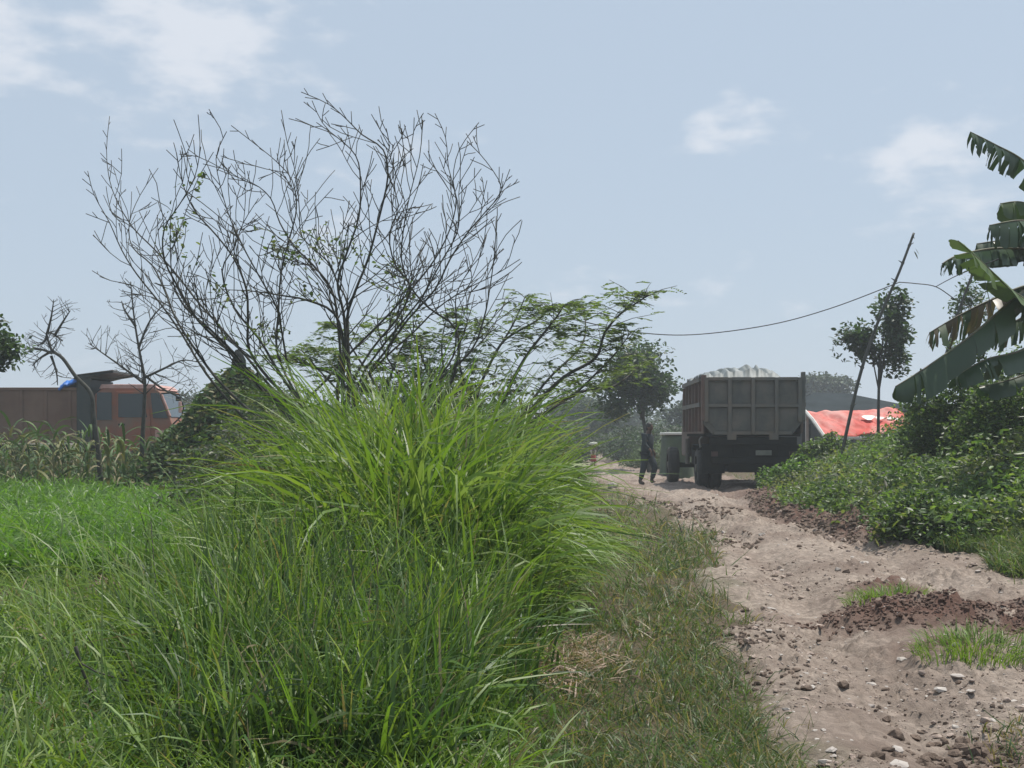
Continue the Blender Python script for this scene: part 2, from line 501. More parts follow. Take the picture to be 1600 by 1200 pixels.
# ---- stones and clods
def rocks(name, pos, size, mat, squash=.6, parent=None, seed=1):
    r = np.random.default_rng(seed)
    t = (1 + 5 ** .5) / 2
    ico = np.array([(-1, t, 0), (1, t, 0), (-1, -t, 0), (1, -t, 0), (0, -1, t), (0, 1, t), (0, -1, -t), (0, 1, -t), (t, 0, -1), (t, 0, 1), (-t, 0, -1), (-t, 0, 1)]) / np.hypot(1, t)
    F_ = np.array([(0, 11, 5), (0, 5, 1), (0, 1, 7), (0, 7, 10), (0, 10, 11), (1, 5, 9), (5, 11, 4), (11, 10, 2), (10, 7, 6), (7, 1, 8), (3, 9, 4), (3, 4, 2), (3, 2, 6), (3, 6, 8), (3, 8, 9), (4, 9, 5), (2, 4, 11), (6, 2, 10), (8, 6, 7), (9, 8, 1)])
    n = len(pos)
    v = ico[None] * (1 + r.uniform(-.3, .3, (n, 12, 1)))
    v = v * size[:, None, None] * np.stack([r.uniform(.7, 1.4, n), r.uniform(.7, 1.3, n), r.uniform(.45, .9, n) * squash / .6], -1)[:, None, :]
    a = r.uniform(0, 2 * PI, n); c, s = np.cos(a)[:, None], np.sin(a)[:, None]
    x = v[..., 0] * c - v[..., 1] * s; y = v[..., 0] * s + v[..., 1] * c
    v = np.stack([x, y, v[..., 2]], -1) + pos[:, None, :]
    f = F_[None] + (np.arange(n) * 12)[:, None, None]
    return mesh_np(name, v.reshape(-1, 3), f.reshape(-1, 3), mat, None, parent, smooth=False)

def scatter_screen(n, y0, y1, px0, px1, seed):
    """even in the picture: many near, few far"""
    r = np.random.default_rng(seed)
    iy = r.uniform(1 / y1, 1 / y0, n); Y = 1 / iy
    px = r.uniform(px0, px1, n)
    return (px - 800) / F * Y, Y

x, y = scatter_screen(34000, 4, 60, 850, 1750, 3)
k = (in_road(x, y) > .6) & (fbm(x * 1.3, y * 1.0, 55, 3) > .47)
x, y = x[k], y[k]
s = np.random.default_rng(5).pareto(2.6, len(x)) * .006 + .004
s = np.clip(s, .003, .035) * np.clip(y / 10, .7, 1.6)
h = np.random.default_rng(6).random(len(x))
for nm, lo, hi, mt in (('loose_pale_clods', 0, .55, 'pale_clod'), ('loose_dark_clods', .55, 1, 'clod')):
    q = (h >= lo) & (h < hi) & ((lo == 0) | (h > .75))
    o = rocks(nm, np.stack([x[q], y[q], road_z(x[q], y[q]) + s[q] * .2], -1), s[q], M[mt], seed=8)
    tag(o, 'small %s clods and stones lying loose over the track' % ('pale' if lo == 0 else 'dark brown'), 'clods', None, 'stuff')
# berm and mound rubble
rr = np.random.default_rng(12)
y = rr.uniform(12.5, 29, 5200); x = road_r(y) - .35 + rr.normal(0, .42, 5200)
k = berm(x, y) > .03
x, y = x[k], y[k]; s = rr.uniform(.008, .034, len(x)) * np.where(rr.random(len(x)) < .08, 1.6, 1)
o = rocks('bank_rubble', np.stack([x, y, surf_z(x, y) + s * .2], -1), s, M['clod'], seed=13)
tag(o, 'tumbled brown clods heaped along the edge of the track below the shrubs', 'rubble', None, 'stuff')
x = rr.normal(3.3, .8, 3800); y = rr.normal(9.3, .42, 3800)
k = mound(x, y) > .035
x, y = x[k], y[k]; s = rr.uniform(.004, .017, len(x)) * np.where(rr.random(len(x)) < .05, 1.7, 1)
o = rocks('mound_rubble', np.stack([x, y, road_z(x, y) + s * .3], -1), s, M['red_clod'], seed=14)
tag(o, 'dark red broken earth piled in the middle of the track', 'rubble', None, 'stuff')
y = rr.uniform(15.5, 26, 2600); x = rr.uniform(2.6, 4.6, 2600)
k = (fbm(x * 1.2, y * .8, 61, 3) > .52)
x, y = x[k], y[k]; s = rr.uniform(.008, .038, len(x))
o = rocks('rut_rubble', np.stack([x, y, surf_z(x, y) + s * .2], -1), s, M['clod'], seed=15)
tag(o, 'churned brown clods in the rough stretch behind the dump truck', 'rubble', None, 'stuff')
for nm, (px, py, sp, spy, nn, sz, mt, lab) in {'verge_clods': (1135, 992, .30, .28, 260, .018, 'clod', 'dark clods spilled on the track beside the verge grass'),
        'edge_clods': (1190, 1062, .22, .14, 80, .015, 'clod', 'scatter of dark clods lower down along the verge of the track'),
        'corner_rubble': (1590, 1180, .20, .30, 700, .020, 'clod', 'dark earth and clods at the bottom corner of the track')}.items():
    Yd = F * CAMH / (py - HZ); xx = (px - 800) / F * Yd
    x = rr.normal(xx, sp, nn); y = rr.normal(Yd, spy, nn); s = rr.gamma(2, sz / 3, nn) + .003
    o = rocks(nm, np.stack([x, y, surf_z(x, y) + s * .2], -1), s, M[mt], seed=19)
    tag(o, lab, 'clods', None, 'stuff')
x, y = scatter_screen(1500, 4.2, 30, 1080, 1700, 303)
k = (in_road(x, y) > .8) & (fbm(x * 1.1, y * .8, 57, 3) > .45)
x, y = x[k], y[k]; s = np.clip(rr.pareto(2.5, len(x)) * .008 + .006, 0, .035)
o = rocks('pale_chips', np.stack([x, y, road_z(x, y)], -1), s, M['white_stone'], .35, seed=20)
tag(o, 'small whitish chips and flat stones strewn over the track', 'stones', None, 'stuff')
# pale stones large enough to point at
stone_lab = ['flat pale stone in the middle of the track behind the back grass tuft', 'pale stone amid the churned clods behind the dump truck',
 'pale stone on the track midway between the verge and the back tuft', 'white stone at the bottom of the track, nearer the verge', 'white stone at the bottom of the track, under the front tuft',
 'pale stone just beyond the churned clods on the track', 'pale stone beside the flat stone behind the back tuft', 'pale stone on the far side of the back grass tuft',
 'pale stone between the back tuft and the bank', 'pale stone above the two white ones at the bottom of the track', 'small pale stone close to the verge grass level with the back tuft', 'small pale stone just below the front grass tuft']
for i, (px, py, sz) in enumerate([(1352, 884, .07), (1128, 827, .07), (1205, 948, .035), (1290, 1187, .035), (1403, 1187, .034), (1193, 840, .06), (1310, 893, .05), (1408, 905, .05), (1455, 930, .04), (1402, 1155, .03), (1178, 945, .03), (1475, 1158, .03)]):
    Yd = F * CAMH / (py - HZ); xx = (px - 800) / F * Yd
    o = rocks('pale_stone', np.array([[0, 0, 0.0]]), np.array([sz]), M['white_stone'], .45, seed=40 + i)
    o.location = (xx, Yd, float(surf_z(xx, Yd)) + sz * .12)
    tag(o, stone_lab[i], 'stone', 'pale stones on the clay track')
Yd = F * CAMH / (766 - HZ); xx = (958 - 800) / F * Yd
o = rocks('white_stone', np.array([[0, 0, 0.0]]), np.array([.17]), M['white_stone'], .5, seed=77)
o.location = (xx, Yd, float(surf_z(xx, Yd)) + .04)
tag(o, 'bright white stone on dark mud beside the tall grass edge', 'stone')

# ------------------------------------------------------------------ grasses
def blades(name, pos, L, az, th0, th1, w, segs, cols, mat, parent=None, tipcol=None, seed=1, pw=1.4):
    n = len(pos)
    r = np.random.default_rng(seed)
    t = np.linspace(0, 1, segs + 1)
    th = th0[:, None] + (th1 - th0)[:, None] * (t[None, :] ** pw)
    kn = (r.random(n) < .22)[:, None]; tk = r.uniform(.35, .8, n)[:, None]
    th = np.where(kn, th0[:, None] + .25 * t[None] + np.maximum(th1 - th0, 1.3)[:, None] * .9 / (1 + np.exp(-(t[None] - tk) / .035)), th)
    thm = (th[:, 1:] + th[:, :-1]) / 2
    dl = (L / segs)[:, None]
    hx = np.concatenate([np.zeros((n, 1)), np.cumsum(np.sin(thm) * dl, 1)], 1)
    hz = np.concatenate([np.zeros((n, 1)), np.cumsum(np.cos(thm) * dl, 1)], 1)
    ca, sa = np.cos(az)[:, None], np.sin(az)[:, None]
    c = np.stack([pos[:, 0:1] + hx * ca, pos[:, 1:2] + hx * sa, pos[:, 2:3] + hz], -1)
    wp = np.minimum(1, .45 + t * 2.2) * np.clip((1 - t), 0.03, 1) ** .7
    tw = r.uniform(-.9, .9, n)[:, None] + r.uniform(-1, 1, n)[:, None] * t[None]
    sx = -sa * np.cos(tw); sy = ca * np.cos(tw); sz = np.sin(tw)
    ww = (w[:, None] * wp[None] * .5)
    side = np.stack([sx * ww, sy * ww, sz * ww], -1)
    v = np.stack([c - side, c + side], 2).reshape(-1, 3)
    k = (segs + 1) * 2
    i = np.arange(segs) * 2
    q = np.stack([i, i + 1, i + 3, i + 2], -1)
    f = (q[None] + (np.arange(n) * k)[:, None, None]).reshape(-1, 4)
    cc = np.repeat(cols[:, None, :], segs + 1, 1)
    if tipcol is not None:
        tt = (np.clip(t - .75, 0, 1) / .25)[None, :, None] * tipcol[:, None, None]
        cc = cc * (1 - tt) + np.array([.30, .25, .11])[None, None] * tt
    cc = np.repeat(cc, 2, 1).reshape(-1, 3)
    return mesh_np(name, v, f, mat, cc, parent)

def pick(pal, n, r, jit=.18):
    pal = np.array(pal); c = pal[r.integers(0, len(pal), n)]
    return np.clip(c * (1 + r.normal(0, jit, (n, 1))), .01, .8)

G_BRIGHT = [(.13, .225, .032), (.16, .255, .038), (.10, .185, .030), (.175, .26, .045)]
G_MID = [(.070, .145, .028), (.085, .165, .032), (.058, .12, .028), (.10, .17, .038)]
G_DARK = [(.04, .085, .022), (.05, .10, .028), (.06, .11, .03)]
G_PALE_GLINT = [(.20, .29, .09), (.17, .26, .07), (.24, .31, .12)]  # pale blade tones, also painted in as highlights on the grass
G_DRY = [(.22, .18, .09), (.18, .15, .08), (.26, .22, .13)]

# profile of the tall clump: photo column -> height of its top at the clump's distance
PX = [200, 300, 380, 440, 500, 560, 640, 740, 800, 850, 900, 950, 1000]
PT = [.50, .58, .78, 1.02, 1.40, 1.76, 1.84, 1.66, 1.05, .66, .50, .36, .20]
r = np.random.default_rng(101)
# tussock centres of the tall clump
nt_ = 560
tp = np.where(r.random(nt_) < .16, r.uniform(320, 450, nt_), r.uniform(440, 850, nt_)); tY = r.uniform(7.8, 13.5, nt_)
keep = (tp < 850) | (tY < 11.5)
tp, tY = tp[keep], tY[keep]
tX = (tp - 800) / F * tY
hh = np.interp(tp, PX, PT) * np.clip(r.normal(.84, .17, len(tp)), .45, 1.2) * np.interp(tY, [7.8, 10.5], [.62, 1])
per = 22
cx = np.repeat(tX, per) + r.normal(0, .09, len(tX) * per); cy = np.repeat(tY, per) + r.normal(0, .09, len(tX) * per)
H_ = np.repeat(hh, per) * r.uniform(.55, 1.15, len(cx))
n = len(cx)
col = pick(G_BRIGHT + G_MID, n, r)
dry = r.random(n) < .06; col[dry] = pick(G_DRY, dry.sum(), r)
pale = r.random(n) < .24; col[pale] = pick(G_PALE_GLINT, pale.sum(), r)  # random blades coloured pale to imitate highlights in the clump
az = r.uniform(0, 2 * PI, n)
out = (np.repeat(tp, per) > 780)
az[out] = r.normal(-1.4, 1.4, out.sum())           # the edge over the track leans out
outl = (np.repeat(tp, per) < 480)
az[outl] = r.normal(-2.4, 1.6, outl.sum())
o = blades('tall_grass', np.stack([cx, cy, ground_z(cx, cy)], -1), H_ * 1.22, az, r.uniform(.02, .35, n), r.gamma(2.6, .52, n) + .25, r.uniform(.018, .050, n), 9, col, M['blade'], tipcol=(r.random(n) < .12) * 1.0, seed=2)
tag(o, 'dense clump of tall arching bright green grass beside the track', 'grass', None, 'stuff')

n = 1500
px = np.clip(r.normal(650, 110, n), 430, 860); y = r.uniform(8.0, 10.6, n); x = (px - 800) / F * y
o = blades('broad_highlight_grass', np.stack([x, y, ground_z(x, y)], -1), np.interp(px, PX, PT) * r.uniform(.7, 1.28, n) * np.interp(y, [8, 10], [.85, 1.1]), r.uniform(0, 2 * PI, n), r.uniform(.0, .3, n), r.gamma(2.4, .6, n) + .4, r.uniform(.034, .062, n), 10, pick(G_PALE_GLINT + G_BRIGHT + G_BRIGHT, n, r), M['blade'], seed=95)  # wide pale blades added to paint broad highlights onto the clump
tag(o, 'broad yellow green blades coloured as highlights at the front of the tall clump', 'grass', None, 'stuff')
n = 1500
px = r.uniform(200, 840, n); y = r.uniform(5.3, 8.2, n); x = (px - 800) / F * y
k = px < np.interp(y, [5.3, 8.2], [740, 850]); px, x, y = px[k], x[k], y[k]; n = len(px)
o = blades('upright_grass', np.stack([x, y, ground_z(x, y)], -1), r.uniform(.5, 1.0, n) * np.interp(y, [5.3, 7, 8.2], [.75, 1.1, 1.35]) * np.interp(px, [200, 400], [.65, 1]), r.uniform(0, 2 * PI, n), r.uniform(.0, .25, n), r.gamma(2.0, .45, n) + .2, r.uniform(.022, .040, n), 9, pick(G_PALE_GLINT + G_BRIGHT * 3, n, r), M['blade'], seed=96)
tag(o, 'bright broad upright blades mixed into the long grass', 'grass', None, 'stuff')

# long mid-height grass in front of it
x, y = scatter_screen(13500, 4.6, 10.5, 150, 860, 102)
dens = sstep(.28, .55, fbm(x * 1.6, y * 1.6, 71, 3))
pxx = 800 + x / y * F
lim = np.interp(y, [4.6, 6.5, 10.5], [700, 830, 860])
edge = sstep(0, 90, lim - pxx + r.normal(0, 40, len(x))) * sstep(120, 330, pxx + r.normal(0, 40, len(x)))
k = r.random(len(x)) < dens * edge
x, y, pxx = x[k], y[k], pxx[k]; n = len(x)
col = pick(G_MID + G_MID + G_DARK + G_BRIGHT, n, r, .25); pale = r.random(n) < .08; col[pale] = pick(G_PALE_GLINT, pale.sum(), r); dry = r.random(n) < .03; col[dry] = pick(G_DRY, dry.sum(), r)
L = r.uniform(.45, 1.05, n) * np.interp(pxx, [150, 350, 700, 860], [.55, 1, 1, .6])
L = L * np.interp(y, [4.6, 6, 10], [.66, .95, 1.3])
az = r.normal(1.1, 1.8, n)
o = blades('long_grass', np.stack([x, y, ground_z(x, y)], -1), L, az, r.uniform(0, .28, n), r.gamma(2.0, .45, n) + .1, r.uniform(.012, .032, n), 6, col, M['blade'], tipcol=(r.random(n) < .08) * 1.0, seed=3)
tag(o, 'upright long dark green grass in front of the tall clump', 'grass', None, 'stuff')

# tangled short grass of the near field
x, y = scatter_screen(38000, 4.2, 16, -60, 1000, 103)
pxx = 800 + x / y * F
fe = sstep(0, 110, 900 - pxx + np.random.default_rng(9).normal(0, 35, len(x)) - 60 * (y < 7))
patch = ((pxx - 190) / 60) ** 2 + ((680 + 2700 / y - 905) / 40) ** 2 < 1
k = (in_road(x, y) < .5) & ~((patch) & (r.random(len(x)) < .8)) & (r.random(len(x)) < (.35 + fbm(x * 2, y * 2, 72, 3)) * fe)
x, y = x[k], y[k]; n = len(x)
mix = fbm(x * .9, y * .9, 73, 3)
col = pick(G_MID, n, r, .25); b = r.random(n) < mix; col[b] = pick(G_BRIGHT, b.sum(), r, .2)
dry = r.random(n) < .06; col[dry] = pick(G_DRY, dry.sum(), r); pale = r.random(n) < .14; col[pale] = pick(G_PALE_GLINT, pale.sum(), r)
o = blades('field_grass', np.stack([x, y, ground_z(x, y)], -1), r.uniform(.12, .42, n), r.uniform(0, 2 * PI, n), r.uniform(.1, .8, n), r.uniform(.6, 2.3, n), r.uniform(.008, .026, n), 4, col, M['blade'], seed=4)
tag(o, 'tangled low green grass covering the near field', 'grass', None, 'stuff')

# short worn grass of both verges
x, y = scatter_screen(110000, 4.0, 45, 720, 1700, 104)
ir = in_road(x, y); d = np.minimum(x - road_l(y), road_r(y) - x)
rt = r.random(len(x)) ** 1.5 * .95
k = (ir < rt) & (x < road_l(y) + .9) | ((x > road_r(y) - .8) & (ir < rt))
thin = fbm(x * 1.5, y * 1.5, 74, 4)
k &= r.random(len(x)) < np.clip((thin - .22) * 3.4, .25, 1)
x, y = x[k], y[k]; n = len(x)
col = pick(G_MID + G_DARK, n, r, .25); col = col * np.array([1.15, .98, 1.1])
dry = r.random(n) < .28; col[dry] = pick(G_DRY, dry.sum(), r, .25)
sc_ = np.clip(y / 9, .8, 1.8)
o = blades('verge_grass', np.stack([x, y, ground_z(x, y)], -1), r.uniform(.05, .17, n) * r.choice([.7, 1, 1.6], n) * sc_, r.uniform(0, 2 * PI, n), r.uniform(.2, 1.1, n), r.uniform(.5, 2.0, n), r.uniform(.005, .015, n) * sc_, 3, col, M['blade'], seed=5)
tag(o, 'short worn grass with brown stems along the edges of the track', 'grass', None, 'stuff')

# bright grass strip along the track beyond the clump
n = 12000
y = 1 / r.uniform(1 / 45, 1 / 14.0, n); x = road_l(y) - np.interp(y, [14, 20, 30, 45], [1.5, 1.35, 1.0, .6]) - np.abs(r.normal(0, .5, n)) * np.clip(y / 18, .8, 1.5)
col = pick(G_BRIGHT, n, r)
o = blades('edge_grass', np.stack([x, y, ground_z(x, y)], -1), r.uniform(.4, .95, n) * np.interp(y, [14, 20, 32, 45], [.35, .8, 1.15, 1.0]), r.uniform(0, 2 * PI, n), r.uniform(0, .35, n), r.uniform(.3, 1.5, n), r.uniform(.012, .028, n), 5, col, M['blade'], seed=6)
tag(o, 'bright green waist high grass lining the far stretch of track', 'grass', None, 'stuff')

# pale blades drooping towards the track, and long arching blades over the field
n = 420
px = r.uniform(800, 875, n); y = r.uniform(9.2, 11.5, n); x = (px - 800) / F * y
o = blades('drooping_grass', np.stack([x, y, ground_z(x, y)], -1), r.uniform(.8, 1.35, n), r.normal(-.7, .55, n), r.uniform(.1, .4, n), r.uniform(1.9, 2.8, n), r.uniform(.012, .024, n), 10, pick(G_PALE_GLINT + G_BRIGHT, n, r), M['blade'], seed=91)
tag(o, 'pale grass blades drooping from the tall clump towards the track', 'grass', None, 'stuff')
n = 150
px = r.uniform(60, 420, n); y = r.uniform(5.6, 9.5, n); x = (px - 800) / F * y
o = blades('arching_grass', np.stack([x, y, ground_z(x, y)], -1), r.uniform(.7, 1.3, n), r.normal(2.9, .7, n), r.uniform(.05, .3, n), r.uniform(1.0, 2.0, n), r.uniform(.009, .018, n), 10, pick(G_PALE_GLINT + G_BRIGHT, n, r), M['blade'], seed=92)
tag(o, 'long thin pale blades arching over the low grass of the field', 'grass', None, 'stuff')
n = 260
y = r.uniform(4.9, 6.1, n); x = (r.normal(1590, 35, n) - 800) / F * y
o = blades('corner_weeds', np.stack([x, y, surf_z(x, y)], -1), r.uniform(.05, .16, n), r.uniform(0, 6.28, n), r.uniform(.2, 1, n), r.uniform(.8, 2, n), r.uniform(.005, .012, n), 4, pick(G_DARK + G_DRY, n, r), M['blade'], seed=93)
tag(o, 'dull weeds rooted in the dark earth at the bottom corner of the track', 'weeds', None, 'stuff')
n = 1500
y = r.normal(F * CAMH / (1045 - HZ), .38, n); x = (865 - 800) / F * 7.4 + r.normal(0, .16, n)
o = blades('straw_litter', np.stack([x, y, ground_z(x, y) + .04], -1), r.uniform(.06, .2, n), r.uniform(0, 6.28, n), r.uniform(.9, 1.5, n), r.uniform(1.2, 1.8, n), r.uniform(.006, .014, n), 3, pick([(.38, .27, .20), (.28, .20, .14), (.42, .33, .26)], n, r), M['dull_leaf'], seed=94)
tag(o, 'patch of pinkish dry straw on the verge below the tall clump', 'litter', None, 'stuff')

# tufts growing on the earth mound
for i, (px, py, rad, nb, hgt, lab) in enumerate([(1392, 948, .30, 420, .12, 'low green grass tuft at the back of the red earth mound on the track'), (1522, 1036, .30, 520, .13, 'bright green grass tuft in front of the red earth mound on the track')]):
    Yd = F * CAMH / (py - HZ); xx = (px - 800) / F * Yd
    a = r.uniform(0, 2 * PI, nb); q = np.sqrt(r.random(nb)) * rad
    x = q * np.cos(a) * 1.2; y = q * np.sin(a)
    z0 = float(surf_z(xx, Yd))
    o = blades('grass_tuft', np.stack([x, y, surf_z(xx + x, Yd + y) - z0], -1), r.uniform(.6, 1.1, nb) * hgt * 1.2, a + r.normal(0, .6, nb), r.uniform(.1, .6, nb), r.uniform(.8, 1.9, nb), r.uniform(.006, .012, nb), 5, pick(G_BRIGHT, nb, r), M['blade'], seed=60 + i)
    o.location = (xx, Yd, z0)
    tag(o, lab, 'grass tuft')

# broad yellowish blades close to the camera
near = [(45, 1290, 4.6, 13), (130, 1330, 4.5, 11), (290, 1300, 4.5, 16), (370, 1330, 4.4, 8), (20, 1220, 5.0, 8), (240, 1260, 4.8, 8)]
near_lab = ['yellow green broad bladed plant near the lower corner of the field', 'broad bladed grass plant between the corner plant and the long grass', 'tallest broad bladed yellow green plant under the dead branch',
 'sparse broad bladed plant at the foot of the long grass', 'broad bladed grass plant at the very edge of the picture', 'broad bladed plant directly below the crooked dead branch']
for i, (px, py, Yd, nb) in enumerate(near):
    xx = (px - 800) / F * Yd; z0 = float(ground_z(xx, Yd))
    pos = np.stack([r.normal(0, .045, nb), r.normal(0, .045, nb), np.zeros(nb)], -1)
    o = blades('broad_grass_plant', pos, r.uniform(.35, .62, nb), r.uniform(0, 2 * PI, nb), r.uniform(.0, .25, nb), r.uniform(.5, 2.6, nb), r.uniform(.012, .022, nb), 9, pick([(.16, .22, .04), (.13, .20, .035)], nb, r), M['blade'], seed=80 + i)
    o.location = (xx, Yd, z0)
    tag(o, near_lab[i], 'grass plant', 'broad bladed grass plants in the near field')

# a few long single culms rising over the long grass
def culm(px0, py0, px1, py1, Yd, bend, label):
    a, b = P(px0, py0, Yd), P(px1, py1, Yd + .3)
    m = a.lerp(b, .55) + Vector((bend, 0, .12))
    pts = [a.lerp(m, t) if t < 1 else m for t in (0, .5)] + [((1 - t) ** 2) * a + 2 * t * (1 - t) * m + t * t * b for t in (.5, .65, .8, .9, 1)]
    pts = [((1 - t) ** 2) * a + 2 * t * (1 - t) * m + t * t * b for t in np.linspace(0, 1, 9)]
    o = MB().tube([p - pts[0] for p in pts], [.006 * (1 - .75 * t) for t in np.linspace(0, 1, 9)], 5).build('grass_stem', M['dry_stem'], smooth=True)
    o.location = pts[0]
    tag(o, label, 'grass stem')

# ------------------------------------------------------------------ leaves
def leaf_np(pos, dirv, nrm, L, Wd, cols, fold=.15):
    """oval leaves: 6 verts, 2 quads each"""
    n = len(pos)
    d = dirv / (np.linalg.norm(dirv, axis=1, keepdims=True) + 1e-9)
    s = np.cross(d, nrm); s /= (np.linalg.norm(s, axis=1, keepdims=True) + 1e-9)
    u_ = np.cross(s, d)
    L = L[:, None]; Wd = Wd[:, None]
    b = pos; t = pos + d * L
    def pt(a, w): return pos + d * L * a + s * Wd * w * .5 + u_ * Wd * fold * abs(w)
    v = np.stack([b, pt(.28, -.9), pt(.68, -.8), t, pt(.68, .8), pt(.28, .9)], 1)
    f = np.array([(0, 3, 2, 1), (0, 5, 4, 3)])
    f = (f[None] + (np.arange(n) * 6)[:, None, None]).reshape(-1, 4)
    return v.reshape(-1, 3), f, np.repeat(cols, 6, 0)

def leaf_object(name, pos, L, Wd, cols, mat, parent=None, r=None, up=.5, droop=.2, dirs=None, fold=.15):
    n = len(pos)
    dv = r.normal(0, 1, (n, 3)) if dirs is None else dirs
    dv[:, 2] = dv[:, 2] * .6 - droop
    nr = r.normal(0, 1, (n, 3)) * (1 - up) + np.array([0, 0, 1]) * up * 2
    v, f, c = leaf_np(pos, dv, nr, L, Wd, cols, fold)
    return mesh_np(name, v, f, mat, c, parent, smooth=False)

def blob_points(blobs, n, r, shell=.35):
    """points in the outer shell of noisy ellipsoids (cx,cy,cz,rx,ry,rz)"""
    vol = np.array([b[3] * b[5] + b[3] * b[4] for b in blobs]); vol /= vol.sum()
    k = r.choice(len(blobs), n, p=vol)
    B = np.array(blobs)[k]
    d = r.normal(0, 1, (n, 3)); d /= np.linalg.norm(d, axis=1, keepdims=True)
    rad = 1 - shell * r.random(n) ** 1.3
    lump = .78 + .5 * vnoise(d[:, 0] * 3 + k * 7.3, d[:, 2] * 3 + d[:, 1] * 2.1, 91)
    return B[:, :3] + d * B[:, 3:] * (rad * lump)[:, None]

# tree builder: trunk + limbs + crown leaves in clumps
def tree(name, label, loc, height, crown, trunk_r, pal, leafL, nleaf, seed, mat='leaf', cat='tree', group=None, bark='bark', nl=7, gap=.45, trunk_h=None, clump=.32):
    r = np.random.default_rng(seed)
    root = empty(name, loc); tag(root, label, cat, group)
    cw, ch = crown
    th = height - ch * .75 if trunk_h is None else trunk_h
    mb = MB(); lean = r.normal(0, .06, 2)
    top = Vector((lean[0] * height, lean[1] * height, th))
    mb.tube([(0, 0, -.15), (lean[0] * height * .3, lean[1] * height * .3, th * .5), top], [trunk_r, trunk_r * .8, trunk_r * .65], 7)
    ctrs = []
    for i in range(nl):
        a = 2 * PI * i / nl + r.normal(0, .4); rr_ = r.uniform(.3, .95)
        e = Vector((top.x + math.cos(a) * cw / 2 * rr_, top.y + math.sin(a) * cw / 2 * rr_, height - ch * (.15 + .75 * r.random() * rr_)))
        m = top.lerp(e, .5) + Vector((0, 0, .12 * ch))
        s0 = Vector((lean[0] * height * .7, lean[1] * height * .7, th * r.uniform(.65, 1)))
        mb.tube([s0, m, e], [trunk_r * .45, trunk_r * .3, trunk_r * .1], 5)
        for j in range(3):
            c = m.lerp(e, r.uniform(.4, 1.1)) + Vector(r.normal(0, 1, 3)) * cw * .10
            ctrs.append((c.x, c.y, c.z)); mb.tube([m.lerp(e, .6), c], [trunk_r * .12, trunk_r * .04], 4)
    ctrs.append((top.x, top.y, height - ch * .2))
    mb.build('trunk', M[bark], root, smooth=True)
    blobs = [(c[0], c[1], min(c[2], height - ch * .12), cw * clump * r.uniform(.5, 1), cw * clump * r.uniform(.5, 1), ch * clump * r.uniform(.5, .95)) for c in ctrs]
    p = blob_points(blobs, nleaf, r, .7)
    keep = vnoise(p[:, 0] * 5 / cw * 1.3 + seed, p[:, 2] * 5 / ch + p[:, 1] * 4 / cw, seed) > gap - .15 * r.random(len(p))
    p = p[keep]; n = len(p)
    leaf_object('crown', p, leafL * r.uniform(.6, 1.3, n), leafL * .6 * r.uniform(.7, 1.2, n), pick(pal, n, r, .22), M[mat], root, r)
    return root

T_DARK = [(.030, .060, .028), (.040, .072, .030), (.050, .085, .035)]
T_MID = [(.055, .095, .035), (.065, .11, .04), (.045, .08, .03)]
T_GREY = [(.06, .085, .05), (.075, .10, .06), (.05, .075, .045)]

# ------------------------------------------------------------------ crop field
x, y = scatter_screen(21000, 11.5, 33, -80, 420, 105)
pxx = 800 + x / y * F
k = (r.random(len(x)) < .95 - .5 * sstep(330, 420, pxx)) & (fbm(x * 1.2, y * 1.2, 76, 2) > .28)
x, y = x[k], y[k]; n = len(x)
col = pick([(.10, .21, .028), (.12, .235, .032), (.08, .175, .026), (.14, .25, .04)], n, r)
sc2 = np.interp(y, [11, 20, 33], [.9, 1.1, 1.5])
o = blades('crop_plants', np.stack([x, y, ground_z(x, y)], -1), r.uniform(.24, .62, n) * np.interp(y, [11, 33], [1, 1.1]), r.uniform(0, 2 * PI, n), r.uniform(.0, .5, n), r.uniform(.8, 2.4, n), r.uniform(.026, .055, n) * sc2, 5, col, M['leaf'], seed=7)
tag(o, 'bright green low crop filling the field in front of the orange truck', 'crop', None, 'stuff')

# maize plants in front of the orange truck: three variants, copied
def maize_mesh(seed):
    r = np.random.default_rng(seed)
    Hh = r.uniform(.95, 1.35); nb = 12
    zs = np.linspace(.12, Hh * .95, nb)
    pos = np.stack([np.zeros(nb), np.zeros(nb), zs], -1)
    a = np.arange(nb) * PI + r.normal(0, .5, nb) + seed
    col = pick([(.10, .16, .05), (.17, .18, .07), (.07, .13, .04), (.24, .21, .12), (.08, .14, .04), (.06, .11, .035)], nb, r)
    o = blades('maize_plant', pos, r.uniform(.4, .75, nb), a, r.uniform(.3, .7, nb), r.uniform(1.6, 2.9, nb), r.uniform(.06, .09, nb), 6, col, M['dull_leaf'], seed=seed)
    # stalk and tassel joined as blades that cross
    st = blades('stalk', np.array([[0, 0, -.05]] * 6, float), np.array([Hh, Hh, Hh * 1.12, Hh * 1.12, Hh * 1.1, Hh * 1.1]), np.array([0, PI / 2, 0, 2, 4, 5.]), np.zeros(6) + .02, np.array([.02, .02, .25, .3, .28, .33]), np.array([.035, .035, .012, .012, .012, .012]), 5, pick([(.17, .15, .08)], 6, r), M['dull_leaf'], seed=seed + 1)
    return o, st
mz = []
for sd in range(5):
    o, st = maize_mesh(300 + sd)
    me, me2 = o.data, st.data
    import bmesh
    bm = bmesh.new(); bm.from_mesh(me); bm.from_mesh(me2); bm.to_mesh(me); bm.free()
    bpy.data.objects.remove(st)
    mz.append(o)
cnt = 0
